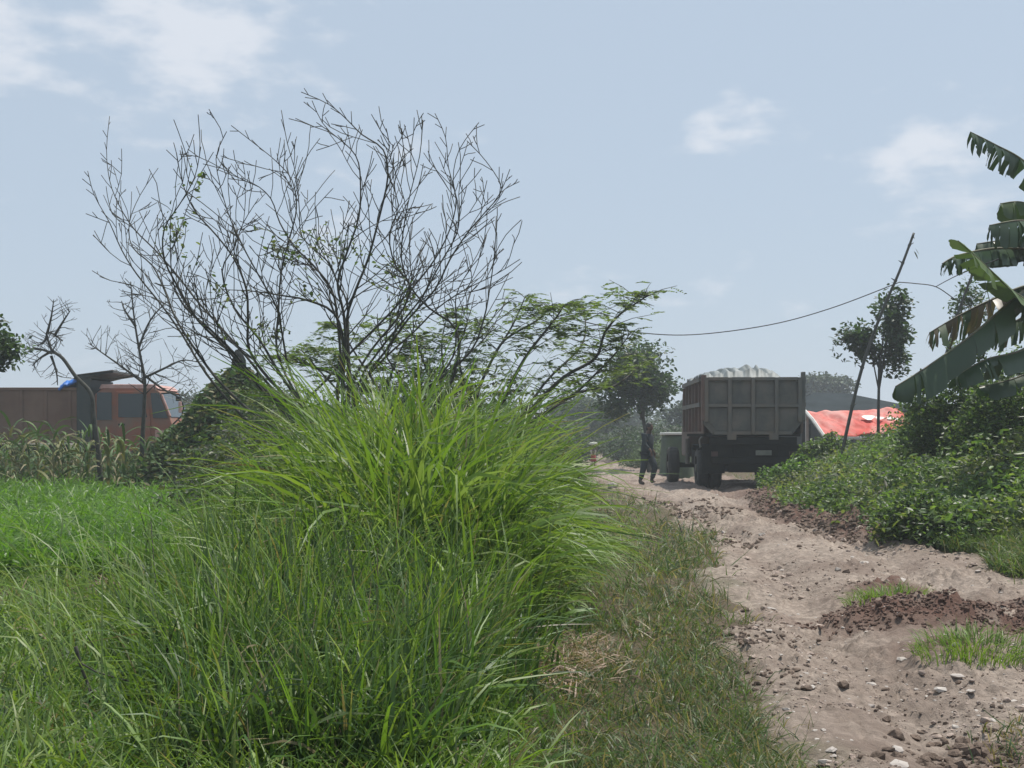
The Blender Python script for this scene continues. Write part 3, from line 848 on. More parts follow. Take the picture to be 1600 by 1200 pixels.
for i in range(78):
    px = -20 + 385 * (i + r.random()) / 78
    Yd = r.uniform(27.5, 33)
    src = mz[i % 5]
    o = src if i < 5 else src.copy()
    if i >= 5: COL.objects.link(o)
    xx = (px - 800) / F * Yd
    o.location = (xx, Yd, float(ground_z(xx, Yd)))
    o.rotation_euler = (0, 0, r.uniform(0, 6.28)); s_ = r.uniform(.75, 1.3); o.scale = (s_, s_, s_)
    tag(o, 'half dry maize plant with drooping leaves in front of the orange truck', 'maize plant', 'maize plants along the orange truck')

# ------------------------------------------------------------------ thickets and undergrowth
def cloud_stuff(name, label, blobs, n, L, pal, seed, mat='leaf', cat='undergrowth', shell=.3, up=.5):
    r = np.random.default_rng(seed)
    p = blob_points(blobs, n, r, shell)
    g_ = ground_z(p[:, 0], p[:, 1])
    p = p[p[:, 2] > g_]; n = len(p)
    dens = fbm(p[:, 0] * .9 + 5, p[:, 2] * 1.6 + p[:, 1] * .5, seed, 3)
    c = pick(pal, n, r, .25) * (0.75 + .5 * dens)[:, None]
    ol = sstep(.42, .6, fbm(p[:, 0] * .7 + 3, p[:, 1] * .5 + p[:, 2], seed + 5, 3))[:, None]
    c = c * (1 - ol) + c * np.array([1.12, .86, 1.2]) * ol
    o = leaf_object(name, p, L * r.choice([.5, .7, 1.0, 1.5], n) * r.uniform(.8, 1.25, n), L * .55 * r.choice([.45, .8, 1.2], n), c, M[mat], None, r, up=up)
    tag(o, label, cat, None, 'stuff')
    return o

def shrub(name, label, px, Yd, w, h, n, L, pal, seed, cat='shrub', group=None, z0=None, mat='leaf'):
    r = np.random.default_rng(seed)
    xx = (px - 800) / F * Yd
    zz = float(ground_z(xx, Yd)) if z0 is None else z0
    root = empty(name, (xx, Yd, zz)); tag(root, label, cat, group)
    blobs = []; mb = MB()
    for i in range(11):
        a, q = r.uniform(0, 2 * PI), r.random() ** .6
        c = (math.cos(a) * q * w * .38, math.sin(a) * q * w * .38, h * (.25 + .5 * r.random() * (1.15 - q * .7)))
        s_ = r.uniform(.17, .3)
        blobs.append((*c, w * s_, w * s_, h * s_ * 1.1))
        mb.tube([(r.normal(0, .06), r.normal(0, .06), -.1), (c[0] * .5, c[1] * .5, c[2] * .45), (c[0], c[1], c[2] + h * .15)], [.02, .014, .005], 4)
        # outlying shoot
        e = (c[0] * 1.3, c[1] * 1.3, c[2] + h * r.uniform(.2, .38))
        mb.tube([c, e], [.008, .003], 4)
        blobs.append((e[0], e[1], e[2] - h * .04, w * .07, w * .07, h * .10))
    mb.build('stems', M['bark'], root, smooth=True)
    p = blob_points(blobs, n, r, .6)
    p = p[p[:, 2] > -.05]; n = len(p)
    leaf_object('foliage', p, L * r.uniform(.5, 1.3, n), L * .6 * r.uniform(.6, 1.2, n), pick(pal, n, r, .28), M[mat], root, r)
    return root

V_BANK = [(.09, .15, .042), (.115, .18, .052), (.07, .12, .038), (.15, .20, .075), (.05, .09, .032)]
# right bank: continuous vine cover in rows of mounds
r = np.random.default_rng(200)
bl = []
tops = [(1190, 750), (1240, 706), (1300, 700), (1360, 690), (1430, 662), (1480, 600), (1530, 580), (1600, 585), (1700, 580)]
for i in range(330):
    px = r.uniform(1190, 1760); Yd = r.uniform(14.5, 32)
    xx = (px - 800) / F * Yd
    if xx < float(road_r(Yd)) + .35: continue
    d = xx - float(road_r(Yd))
    ztop = CAMH + (HZ - np.interp(px, *zip(*tops))) / F * Yd
    zt = min(ztop, .45 + d * .42) * r.uniform(.7, 1.05)
    zt = max(zt, .35)
    rx = r.uniform(.45, .8)
    bl.append((xx, Yd, zt - rx * .55, rx, rx, rx * .6))
    bl.append((xx + r.normal(0, .3), Yd + r.normal(0, .3), zt * .45, rx, rx, max(.3, zt * .42)))
cloud_stuff('bank_thicket', 'dense mixed green scrub and vines covering the bank beside the track', bl, 230000, .09, [tuple(c * 1.12 for c in q) for q in V_BANK], 201)
# herbs low along the foot of the bank
n = 46000
y = 1 / r.uniform(1 / 32, 1 / 8.5, n); x = road_r(y) + np.abs(r.normal(.5, 1.6, n)) - .15
k = in_road(x, y) < .5; x, y = x[k], y[k]; n = len(x)
col = pick(G_MID + V_BANK, n, r, .25) * np.array([1.1, 1, 1]); dry = r.random(n) < .1; col[dry] = pick(G_DRY, dry.sum(), r)
d = np.clip(x - road_r(y), 0, 2)
o = blades('bank_grass', np.stack([x, y, ground_z(x, y)], -1), r.uniform(.12, .32, n) * (1 + d * .7), r.uniform(0, 2 * PI, n), r.uniform(.1, .7, n), r.uniform(.6, 2.0, n), r.uniform(.010, .022, n), 4, col, M['blade'], seed=8)
tag(o, 'olive green grass and weeds at the foot of the bank', 'grass', None, 'stuff')
shrub('shrub', 'tall leafy shrub under the lowest banana leaf', 1530, 21.5, 2.2, 2.4, 15000, .085, V_BANK, 210)
shrub('shrub', 'shrub with pale leaf tips at the foot of the bank near the rubble', 1470, 15.2, 1.4, .8, 6000, .07, V_BANK, 211)
shrub('shrub', 'wide vine draped shrub growing against the banana plant', 1610, 20.5, 2.8, 2.4, 17000, .08, V_BANK, 212)
shrub('shrub', 'low light green shrub beside the wheels of the dump truck', 1232, 28.0, 1.5, 1.0, 7000, .085, [(.10, .18, .045), (.12, .20, .05), (.08, .15, .04)], 213)
shrub('shrub', 'shrub at the white frame corner of the red shelter', 1290, 30.5, 1.9, 1.25, 8000, .10, V_BANK, 215)
shrub('shrub', 'low bushy shrub in front of the red tarpaulin shelter', 1335, 26, 1.8, .62, 8000, .085, V_BANK, 214)

# far undergrowth left of the truck and beyond
r = np.random.default_rng(220)
bl = []
for i in range(90):
    Yd = 1 / r.uniform(1 / 120, 1 / 60); px = r.uniform(840, 1110)
    xx = (px - 800) / F * Yd
    if float(road_l(Yd)) - .8 < xx < float(road_r(Yd)) + .8: continue
    hgt = r.uniform(.8, 1.9) * np.interp(px, [860, 960, 1100], [1.35, 1.0, .9])
    rx = r.uniform(1.0, 2.6)
    bl.append((xx, Yd, hgt * .5, rx, rx, hgt * .6))
cloud_stuff('far_scrub', 'hazy green scrub on both sides of the distant end of the track', bl, 60000, .22, T_GREY + T_MID, 221, mat='dull_leaf')
bl = []
for i in range(34):
    Yd = r.uniform(42, 58); px = r.uniform(955, 1080); xx = (px - 800) / F * Yd
    if xx < float(road_r(Yd)) + .3: continue
    bl.append((xx, Yd, .2, r.uniform(.7, 1.3), r.uniform(.7, 1.3), r.uniform(.4, .95)))
cloud_stuff('roadside_weeds', 'low grey green weeds behind the walking person', bl, 22000, .12, [(.085, .125, .055), (.10, .14, .06)], 222, mat='dull_leaf')
# distant tree line all round the view
bl = []
for i in range(420):
    a = r.uniform(-.62, .62); Yd = r.uniform(150, 300)
    xx = math.tan(a) * Yd
    hgt = r.uniform(2.6, 5.2) * Yd / 190
    rx = r.uniform(3, 8)
    bl.append((xx, Yd, hgt * .45 + .5, rx, rx, hgt * .55))
o = cloud_stuff('far_tree_line', 'low hazy line of distant trees along the horizon', bl, 90000, .8, T_DARK + T_MID, 223, mat='dull_leaf', cat='tree line')

# ------------------------------------------------------------------ overgrown mound on the left
YM = 29.0
r = np.random.default_rng(230)
mxc = (372 - 800) / F * YM
root = empty('overgrown_mound', (mxc, YM, 0)); tag(root, 'steep earth mound covered in creepers beside the orange truck cab', 'mound')
na, nr_ = 40, 14
aa = np.linspace(0, 2 * PI, na, endpoint=False); tt = np.linspace(0, 1, nr_)
A, T = np.meshgrid(aa, tt)
rad = T * 2.7 * (1 + .12 * np.sin(A * 3 + 1) + .08 * np.sin(A * 7)); zz = np.interp(T, [0, .14, .5, 1], [2.6, 2.5, 1.35, -.1]) - .05 + (fbm(np.cos(A) * T * 4, np.sin(A) * T * 4, 5, 3) - .5) * .3
v = np.stack([rad * np.cos(A) * 1.0, rad * np.sin(A), zz], -1).reshape(-1, 3)
i = np.arange(na * nr_).reshape(nr_, na); j = np.roll(i, -1, 1)
f = np.stack([i[:-1], j[:-1], j[1:], i[1:]], -1).reshape(-1, 4)
mesh_np('earth', v, f, M['soil'], None, root)
n = 26000
A = r.uniform(0, 2 * PI, n); T = np.sqrt(r.random(n)) * 1.02
rad = T * 2.7 * (1 + .12 * np.sin(A * 3 + 1)); lump = fbm(np.cos(A) * T * 5, np.sin(A) * T * 5, 15, 3)
p = np.stack([rad * np.cos(A), rad * np.sin(A), np.interp(T, [0, .14, .5, 1.02], [2.6, 2.5, 1.35, -.1]) - .05 + lump * .75 * r.random(n)], -1)
leaf_object('creeper_leaves', p, .15 * r.uniform(.6, 1.4, n), .10 * r.uniform(.6, 1.2, n), pick([(.06, .11, .035), (.08, .14, .045), (.10, .15, .05), (.15, .14, .06)], n, r, .25), M['dull_leaf'], root, r)
# dark stump on its top
zt = 2.2
pts = [(0, 0, 2.2), (.0, 0, 2.7), (.02, 0, 3.05), (-.02, 0, 3.28)]
mb = MB(); mb.tube(pts, [.24, .21, .16, .07], 10); mb.tube([(.10, 0, 2.5), (.24, 0, 2.72), (.26, 0, 2.9)], [.09, .06, .03], 7)
st = mb.build('tree_stump', M['stump'], smooth=True)
st.location = (mxc, YM, 0.0)
dd = st.modifiers.new('rough', 'DISPLACE'); tx = bpy.data.textures.new('stump_noise', 'CLOUDS'); tx.noise_scale = .25; dd.texture = tx; dd.strength = .12
tag(st, 'dark ragged stump standing on top of the overgrown mound', 'tree stump')

bl = []
for i in range(60):
    px = r.uniform(-60, 300); Yd = r.uniform(33.3, 34.6); xx = (px - 800) / F * Yd
    bl.append((xx, Yd, .25, .5, .4, r.uniform(.35, .75)))
cloud_stuff('roadside_scrub', 'dark weedy growth at the foot of the orange truck', bl, 26000, .10, T_DARK + T_MID, 232)
# low mixed scrub from the mound to the bare shrub
bl = []
for i in range(85):
    px = r.uniform(330, 860); Yd = r.uniform(17, 24); xx = (px - 800) / F * Yd
    hgt = np.interp(px, [330, 400, 520, 640, 700, 790, 860], [1.2, 1.9, 2.0, 2.3, 2.8, 2.5, 1.2]) * r.uniform(.6, 1)
    bl.append((xx, Yd, hgt * .5, r.uniform(.5, .9), r.uniform(.5, .9), hgt * .5))
for i in range(22):
    px = r.uniform(385, 540); Yd = r.uniform(24.5, 28); xx = (px - 800) / F * Yd
    hgt = np.interp(px, [385, 450, 540], [2.5, 2.6, 2.2]) * r.uniform(.75, 1.0)
    bl.append((xx, Yd, hgt * .5, r.uniform(.4, .8), r.uniform(.5, .8), hgt * .5))
cloud_stuff('thicket', 'dark leafy undergrowth behind the tall grass and the bare shrub', bl, 76000, .085, T_MID + T_MID + T_GREY + V_BANK[:2], 231)

# ------------------------------------------------------------------ bare shrub, stems traced from the photograph
def c3(u_, v_): return (100 + u_ * .475, 120 + v_ * .475)
stems_uv = [
 [(78,310),(100,390),(150,480),(190,570),(240,650),(320,750),(390,850),(450,950),(510,1030),(600,1130),(720,1230)],
 [(150,130),(140,240),(150,340),(180,420),(230,500),(300,570),(370,650),(440,740),(530,840),(600,920),(680,1020),(780,1110),(850,1220)],
 [(310,300),(250,390),(215,480),(225,560),(290,620),(330,700),(365,790),(420,880),(500,990),(600,1090),(740,1220)],
 [(370,250),(390,350),(430,440),(500,520),(560,600),(600,700),(605,800),(610,900),(680,1000),(800,1120),(860,1220)],
 [(535,180),(500,270),(525,400),(560,500),(600,580),(650,670),(700,760),(720,860),(740,960),(790,1080),(860,1210)],
 [(350,470),(350,580),(360,680),(400,760),(480,830),(560,910),(640,1010),(740,1100),(830,1210)],
 [(550,160),(640,230),(700,280),(750,340),(765,430),(745,520),(715,640),(705,780),(700,900),(750,1020),(820,1120),(880,1220)],
 [(715,110),(735,220),(765,330),(775,450),(785,530),(870,610),(900,680),(930,740),(935,850),(940,960),(950,1080),(930,1210)],
 [(780,50),(870,90),(930,140),(980,190),(1050,240),(1065,330),(1040,450),(1000,600),(960,700),(930,800),(935,950),(935,1210)],
 [(830,150),(900,200),(960,260),(975,340),(970,460),(930,580),(900,680),(920,780),(925,900),(900,1020),(900,1210)],
 [(1220,120),(1255,200),(1265,300),(1290,400),(1270,500),(1220,600),(1150,690),(1060,790),(950,900),(860,1000),(790,1090),(850,1220)],
 [(1365,150),(1300,240),(1280,340),(1300,440),(1290,520),(1240,610),(1180,720),(1110,810),(1030,910),(970,1010),(930,1210)],
 [(1325,210),(1390,280),(1440,370),(1390,440),(1330,510),(1270,600),(1220,700),(1130,800),(1060,900),(990,1000),(940,1210)],
 [(1500,600),(1420,650),(1320,700),(1230,760),(1150,840),(1060,920),(990,1000),(950,1100),(930,1210)],
 [(1425,470),(1415,590),(1400,700),(1380,800),(1340,900),(1240,990),(1100,1080),(980,1220)],
 [(1180,150),(1170,260),(1140,380),(1120,480),(1110,600),(1140,690),(1200,760),(1290,830),(1290,950),(1240,1060),(1060,1210)],
 [(540,335),(620,350),(680,400),(710,480),(760,560),(820,620),(880,700),(900,800),(915,1000),(920,1210)],
 [(1060,170),(1070,230),(1060,300),(1100,420),(1070,520),(1090,620),(1140,690),(1100,790),(1010,900),(930,1050),(920,1210)],
 [(640,400),(590,480),(560,560),(520,640),(560,760),(640,860),(700,960),(780,1080),(860,1210)],
 [(520,700),(620,705),(720,720),(800,735),(890,780),(920,900),(925,1210)],
 [(450,230),(430,330),(380,420),(330,500),(330,600),(380,700),(440,800),(540,900),(660,1040),(800,1210)],
 [(1380,580),(1330,640),(1290,720),(1290,800),(1280,920),(1200,1020),(1020,1210)],
]
YB = 14.0
root = empty('bare_shrub', (P(540, 680, YB).x, YB, float(ground_z(P(540, 680, YB).x, YB))))
tag(root, 'large leafless many stemmed shrub fanning up behind the tall grass', 'bare shrub')
rl = Vector(root.location)
r = np.random.default_rng(240)
twigs = MB(); spots = []
def smooth_path(pts, k=3):
    out = []
    n = len(pts)
    for i in range(n - 1):
        p0, p1, p2, p3 = pts[max(i - 1, 0)], pts[i], pts[i + 1], pts[min(i + 2, n - 1)]
        for j in range(k):
            t = j / k
            out.append(.5 * ((2 * p1) + (p2 - p0) * t + (2 * p0 - 5 * p1 + 4 * p2 - p3) * t * t + (3 * p1 - p0 - 3 * p2 + p3) * t ** 3))
    out.append(pts[-1]); return out
def twig(p, d, L, rad, lvl, topz):
    n = max(3, int(L / .13)); pts = [p.copy()]; q = p.copy(); dd = d.normalized()
    curl = Vector(r.normal(0, .05, 3))
    for i in range(n):
        dd = (dd + Vector((0, 0, .085)) + curl + Vector(r.normal(0, .11, 3))).normalized()
        q = q + dd * L / n
        pts.append(q.copy())
        if q.z > topz or (topz < 90 and not (148 < 800 + q.x / q.y * F < 812)): break
    m = len(pts)
    twigs.tube([a - rl for a in pts], [max(.0042, rad * (1 - .72 * i / (m - 1))) for i in range(m)], 4 if rad < .008 else 5)
    spots.extend(pts[1:])
    if lvl > 0:
        for i in range(1, m - 1):
            if r.random() < .36:
                tdir = (pts[i + 1] - pts[i]).normalized()
                s_ = Vector((r.normal(0, 1), r.normal(0, 1), r.normal(0, .35)))
                s_ = (s_ - s_.project(tdir)).normalized()
                nd = (tdir * .75 + s_ * .65).normalized()
                twig(pts[i], nd, L * r.uniform(.35, .7) * (1 - .4 * i / m), rad * .6, lvl - 1, topz)
env_x = [130, 175, 260, 350, 440, 490, 560, 640, 700, 750, 790, 820]
env_y = [300, 200, 260, 215, 200, 165, 190, 205, 195, 200, 290, 400]
for si, uv in enumerate(stems_uv):
    pxs = [c3(*q) for q in uv][::-1]                      # root first
    tipd = r.normal(0, .75)
    n = len(pxs); pts = []
    for i, (a, b) in enumerate(pxs):
        t = i / (n - 1)
        pts.append(P(a, b, YB + tipd * t ** 1.1))
    foot = Vector((rl.x + r.normal(0, .22) + (pts[0].x - rl.x) * .4, YB + r.normal(0, .12), rl.z - .05))
    pts = smooth_path([foot] + pts, 3)
    n = len(pts)
    R0 = r.uniform(.017, .027)
    rads = [max(.0045, R0 * (1 - .86 * (i / (n - 1)) ** .8)) for i in range(n)]
    MB().tube([p - rl for p in pts], rads, 6).build('stem', M['bark'], root, smooth=True)
    for i in range(int(n * .30), n - 1):
        if r.random() < .85:
            tdir = (pts[i + 1] - pts[i]).normalized()
            s_ = Vector((r.normal(0, 1), r.normal(0, .9), r.normal(0, .3)))
            s_ = (s_ - s_.project(tdir)).normalized()
            px = 800 + pts[i].x / pts[i].y * F
            topz = CAMH + (HZ - np.interp(px, env_x, env_y)) / F * YB - abs(r.normal(0, .15))
            twig(pts[i], tdir * .8 + s_ * .6, r.uniform(.35, 1.15) * (1.15 - .6 * i / n), rads[i] * .55, 2, topz)
tw = twigs.build('twigs', M['bark'], root, smooth=True); tw['kind'] = 'stuff'
# a few surviving leaves
tuft_at = [P(a, b, YB) for a, b in ((295, 362), (286, 384), (335, 310), (350, 462), (440, 382), (470, 388), (520, 384), (505, 372), (545, 392), (480, 470), (600, 430), (430, 520), (640, 480))]
sp = [p for p in spots if min(math.hypot(p.x - c.x, p.z - c.z) for c in tuft_at) < .16 or (p.z < 2.6 and r.random() < .05)]
pp = np.array([tuple(p - rl) for p in sp]); pp = pp[r.random(len(pp)) < .4]; n = len(pp)
pp = np.repeat(pp, 3, 0) + r.normal(0, .05, (n * 3, 3)); n = len(pp)
o = leaf_object('leaves', pp, r.uniform(.04, .08, n), r.uniform(.025, .045, n), pick([(.06, .10, .035), (.09, .13, .045), (.12, .14, .05)], n, r), M['leaf'], root, r)
o['kind'] = 'stuff'

# ------------------------------------------------------------------ small bare trees in the field
def bare_tree(name, label, Yd, trunks, nb, seed, foot, twl=.8, fromf=.35, lean_up=.05, rad=.055):
    global r, twigs, rl, spots
    r = np.random.default_rng(seed)
    fx = (foot - 800) / F * Yd
    root = empty(name, (fx, Yd, float(ground_z(fx, Yd)))); tag(root, label, 'bare tree')
    rl = Vector(root.location); twigs = MB(); spots = []
    for ti, tr in enumerate(trunks):
        d0 = r.normal(0, .3) if ti else 0
        pts = [P(a, b, Yd + d0 * i / len(tr)) for i, (a, b) in enumerate(tr)]
        pts = smooth_path(pts, 4); n = len(pts)
        R0 = rad if ti == 0 else rad * .5
        rads = [R0 * (1 - .85 * i / (n - 1)) + .004 for i in range(n)]
        MB().tube([p - rl for p in pts], rads, 7).build('trunk' if ti == 0 else 'limb', M['bark'], root, smooth=True)
        st = int(n * fromf) if ti == 0 else 2
        for i in range(st, n - 1):
            for _ in range(nb):
                if r.random() < .6:
                    tdir = (pts[i + 1] - pts[i]).normalized()
                    s_ = Vector((r.normal(0, 1), r.normal(0, .7), r.normal(0, .3)))
                    s_ = (s_ - s_.project(tdir)).normalized()
                    twig(pts[i], tdir * .45 + s_ * .8, twl * r.uniform(.4, 1) * (1.1 - .6 * i / n), max(.010, rads[i] * .4), 2, 99)
    o = twigs.build('twigs', M['bark'], root, smooth=True); o['kind'] = 'stuff'
    return root
bare_tree('bare_tree', 'slender leafless tree with an upright trunk in front of the orange cab', 28, [
    [(222, 752), (222, 700), (225, 640), (226, 595), (218, 550), (210, 500), (204, 440)],
    [(226, 600), (200, 580), (165, 555), (138, 536)],
    [(226, 590), (258, 575), (285, 563), (310, 566)],
    [(216, 545), (235, 500), (262, 470)],
    [(224, 585), (262, 612), (292, 618)],
    [(212, 510), (195, 485), (190, 470)]], 3, 401, 222, 1.0, .40)
bare_tree('bare_tree', 'crooked leafless tree whose trunk leans over the orange truck bed', 28.4, [
    [(157, 752), (153, 700), (146, 650), (142, 615), (118, 588), (98, 560), (82, 548), (76, 535), (73, 520), (85, 523), (98, 533)],
    [(82, 552), (60, 545), (36, 546)],
    [(82, 548), (62, 560), (50, 572)],
    [(74, 524), (68, 535), (58, 540)],
    [(74, 520), (80, 495), (84, 468)],
    [(86, 523), (100, 500), (110, 485)],
    [(80, 556), (88, 580), (90, 602)]], 2, 402, 157, .7, .55, rad=.06)

# ------------------------------------------------------------------ feathery green tree behind the tall grass
YL = 20.0
r = np.random.default_rng(250)
fx = (760 - 800) / F * YL
root = empty('feathery_tree', (fx, YL, float(ground_z(fx, YL))))
tag(root, 'spreading tree with fine feathery leaves reaching out over the track', 'tree')
rl = Vector(root.location)
limbs = [
 [(770, 800), (790, 700), (830, 640), (880, 590), (930, 560), (945, 520), (970, 490), (1000, 470), (1014, 460)],
 [(775, 790), (800, 690), (860, 640), (910, 612), (955, 605), (985, 585), (1000, 570)],
 [(765, 800), (770, 700), (790, 620), (820, 560), (850, 520), (870, 495), (880, 478)],
 [(760, 800), (740, 690), (745, 620), (770, 560), (800, 510), (820, 465)],
 [(755, 800), (700, 700), (680, 620), (660, 560), (640, 510)],
 [(750, 800), (650, 700), (600, 620), (560, 560), (530, 510)],
 [(790, 690), (850, 600), (905, 545), (915, 510), (910, 480)],
 [(830, 640), (890, 620), (930, 585), (965, 548), (985, 520)],
 [(745, 640), (720, 580), (720, 530), (735, 500)],
 [(650, 700), (560, 640), (500, 580), (470, 545)],
 [(770, 560), (790, 530), (840, 500), (860, 478)],
 [(740, 690), (700, 600), (690, 540), (700, 490)], [(700, 700), (640, 610), (600, 550), (590, 500)], [(600, 620), (620, 560), (640, 520)], [(560, 640), (540, 590), (520, 550)], [(640, 640), (560, 600), (480, 570), (440, 560)]]
fr_p, fr_d = [], []
mbt = MB()
for li, tr in enumerate(limbs):
    d0 = r.normal(0, .9)
    pts = smooth_path([P(a, b, YL + d0 * i / len(tr)) for i, (a, b) in enumerate(tr)], 4); n = len(pts)
    R0 = .034 if li < 6 else .02
    rads = [R0 * (1 - .88 * i / (n - 1)) + .004 for i in range(n)]
    MB().tube([p - rl for p in pts], rads, 6).build('limb', M['bark'], root, smooth=True)
    for i in range(n // 4, n):
        for _ in range(2):
            a = r.uniform(0, 2 * PI); L = r.uniform(.25, .8)
            d = Vector((math.cos(a), math.sin(a) * .8, r.uniform(.0, .6))).normalized()
            if i > n - 4: L *= .45
            m = pts[i] + d * L
            mbt.tube([pts[i] - rl, pts[i] + d * L * .55 + Vector((0, 0, .03)) - rl, m - rl], [.006, .005, .003], 4)
            for q in range(5):
                if r.random() < (.5 if li in (0, 1, 6, 7, 10) else .3): continue
                fp = pts[i].lerp(m, .35 + .16 * q)
                fr_p.append(fp); fa = a + (1 if q % 2 else -1) * r.uniform(.6, 1.4)
                fr_d.append(Vector((math.cos(fa), math.sin(fa), r.uniform(-.45, .5))).normalized())
o = mbt.build('twigs', M['bark'], root, smooth=True); o['kind'] = 'stuff'
# each frond: rachis with pairs of leaflets
pos, dirs, sz = [], [], []
for p, d in zip(fr_p, fr_d):
    Lf = r.uniform(.14, .26); side = Vector((-d.y, d.x, 0)).normalized()
    for q in range(7):
        t = q / 6
        b = p + d * Lf * t + Vector((0, 0, -.05 * t * t))
        for s_ in (-1, 1):
            pos.append(b - rl); dirs.append((d * .45 + side * s_).normalized()); sz.append(.08 * (1 - .4 * abs(t - .4)))
pos = np.array([tuple(p) for p in pos]); dirs = np.array([tuple(d) for d in dirs]); sz = np.array(sz); n = len(pos)
v, f, c = leaf_np(pos, dirs, np.tile(np.array([[0, 0, 1.]]), (n, 1)) + r.normal(0, .45, (n, 3)), sz * r.uniform(.8, 1.5, n), sz * .42, pick([(.12, .17, .06), (.15, .20, .075), (.09, .135, .05)], n, r, .2))
o = mesh_np('leaflets', v, f, M['leaf'], c, root, smooth=False); o['kind'] = 'stuff'

# ------------------------------------------------------------------ other trees
def at(px, Yd): 
    x_ = (px - 800) / F * Yd
    return (x_, Yd, float(ground_z(x_, Yd)))
def ztop(py, Yd): return CAMH + (HZ - py) / F * Yd
tree('round_tree', 'dark round headed tree beyond the walking person', at(1015, 48), ztop(540, 48), (2.8, 2.7), .09, T_DARK, .19, 9000, 501, nl=9, gap=.28, clump=.34)
tree('small_tree', 'broad leaved small tree growing around the leaning bamboo pole', at(1372, 34), ztop(497, 34), (1.6, 2.0), .05, T_DARK, .15, 4600, 502, nl=7, gap=.36, clump=.30)
tree('edge_tree', 'leafy dark green tree beside the brown truck bed', at(-12, 26), ztop(500, 26), (1.4, 1.5), .07, T_DARK + T_MID, .13, 4200, 503, nl=7, gap=.3)
tree('flat_tree', 'distant flat topped tree above the dark roof', at(1282, 120), ztop(592, 120), (5.6, 2.8), .2, T_GREY, .42, 6000, 504, nl=9, gap=.22, mat='dull_leaf')
tree('sapling', 'thin sapling at the foot of the second bamboo pole', at(1492, 30), ztop(480, 30), (1.0, 1.2), .03, T_MID, .11, 900, 505, nl=6, gap=.45)
for i, (px, Yd, py, w, lab) in enumerate([(930, 95, 628, 4.5, 'hazy rounded tree nearest the far end of the track'), (905, 110, 622, 5, 'hazy dark tree just behind the tip of the bright grass'), (1085, 90, 620, 4, 'hazy tree half hidden behind the dump truck bed'), (300, 110, 618, 7, 'grey hazy tree seen behind the mirror of the orange truck'), (968, 130, 632, 5, 'pale hazy tree between the far track and the round headed tree')]):
    tree('hazy_tree', lab, at(px, Yd), ztop(py, Yd), (w, w * .6), .12, T_DARK + T_GREY, .3, 5000, 520 + i, nl=8, gap=.2, mat='dull_leaf')

# ------------------------------------------------------------------ banana plant
BS = 1.24
BX = 15.0 * BS
r = np.random.default_rng(260)
tbx = (1700 - 800) / F * BX
bz = float(ground_z(tbx, BX))
root = empty('banana_plant', (tbx, BX, bz)); tag(root, 'banana plant with big torn leaves hanging over the bank', 'banana plant')
rl = Vector(root.location)
crown_p = P(1700, 430, BX) 
MB().tube([(0, 0, -.1), (.03, 0, .8), (.0, .02, 1.8), tuple(crown_p - rl)], [.15, .14, .115, .07], 14).build('trunk', M['banana_stem'], root, smooth=True)
def banana_leaf(path, hw, hang, col, tear, seed, depths, dry=0, hang2=None):
    rr = np.random.default_rng(seed)
    n0 = len(path)
    pts = [P(a, b, d * BS) for (a, b), d in zip(path, depths)]
    pts = smooth_path([Vector(p) for p in pts], 14); n = len(pts)      # tip first
    hang2 = hang if hang2 is None else hang2
    lf = MB().tube([p - rl for p in pts], [.006 + .020 * (i / n) for i in range(n)], 6).build('leaf_stalk', M['banana_stem'], None, smooth=True)
    hw = hw * 1.12 * BS
    tear = min(1, tear * 1.3 + .15)
    V_, F_, C_ = [], [], []
    base_c = np.array(col)
    Ltot = n - 1
    blade_end = int(n * .86)
    for side, hg in ((-1, hang), (1, hang2)):
        i = 0
        while i < blade_end:
            k = int(rr.integers(1, 4)) if rr.random() < tear else int(rr.integers(4, 12))
            j = min(i + k, blade_end)
            sg = hg + rr.normal(0, .10) * (1 + tear)
            ln = rr.uniform(.82, 1.04)
            if rr.random() < tear * .25: ln *= rr.uniform(.35, .8)
            sh = (1 + rr.normal(0, .12))
            isdry = rr.random() < dry
            cc = np.array([.19, .14, .08]) * rr.uniform(.6, 1.3) if isdry else base_c * rr.uniform(.85, 1.15)
            rows = 4
            st = len(V_)
            gapc = .12 if rr.random() < tear else 0
            for a in range(i, j + 1):
                t = a / blade_end
                w = hw * (math.sin(min(1, t * 3.0 + .16) * PI / 2) ** .8) * (1 if t < .75 else 1 - (t - .75) * 2.2) * ln
                tg = (pts[min(a + 1, n - 1)] - pts[max(a - 1, 0)]).normalized()
                sd = tg.cross(Vector((0, 0, 1))).normalized() * side
                for q in range(rows + 1):
                    s_ = q / rows
                    ang = sg * (.78 + .22 * s_)
                    e = pts[a] - tg * w * .18 * s_ + (sd * math.cos(ang) - Vector((0, 0, 1)) * math.sin(ang)) * w * s_
                    if gapc and (a == i or a == j):
                        e += tg * (gapc * w * s_ * (1 if a == i else -1) * .5)
                    e += Vector(rr.normal(0, .004, 3)) * s_
                    V_.append(tuple(e - rl)); C_.append(cc)
            for a in range(j - i):
                for q in range(rows):
                    b0 = st + a * (rows + 1) + q
                    F_.append((b0, b0 + 1, b0 + rows + 2, b0 + rows + 1))
            i = j
    o = mesh_np('leaf', np.array(V_), np.array(F_), M['banana'], np.array(C_), root, smooth=True)
    lf.name = 'midrib'; lf.parent = o
    return o
GB, GD = (.050, .095, .030), (.035, .07, .028)
banana_leaf([(1516, 206), (1555, 226), (1600, 252), (1660, 310), (1700, 430)], .27, 1.15, GD, .75, 1, (14.2, 14.3, 14.5, 14.8, 15))
banana_leaf([(1563, 318), (1600, 317), (1650, 345), (1700, 430)], .24, 1.1, (.075, .12, .04), .2, 2, (14.6, 14.7, 14.9, 15))
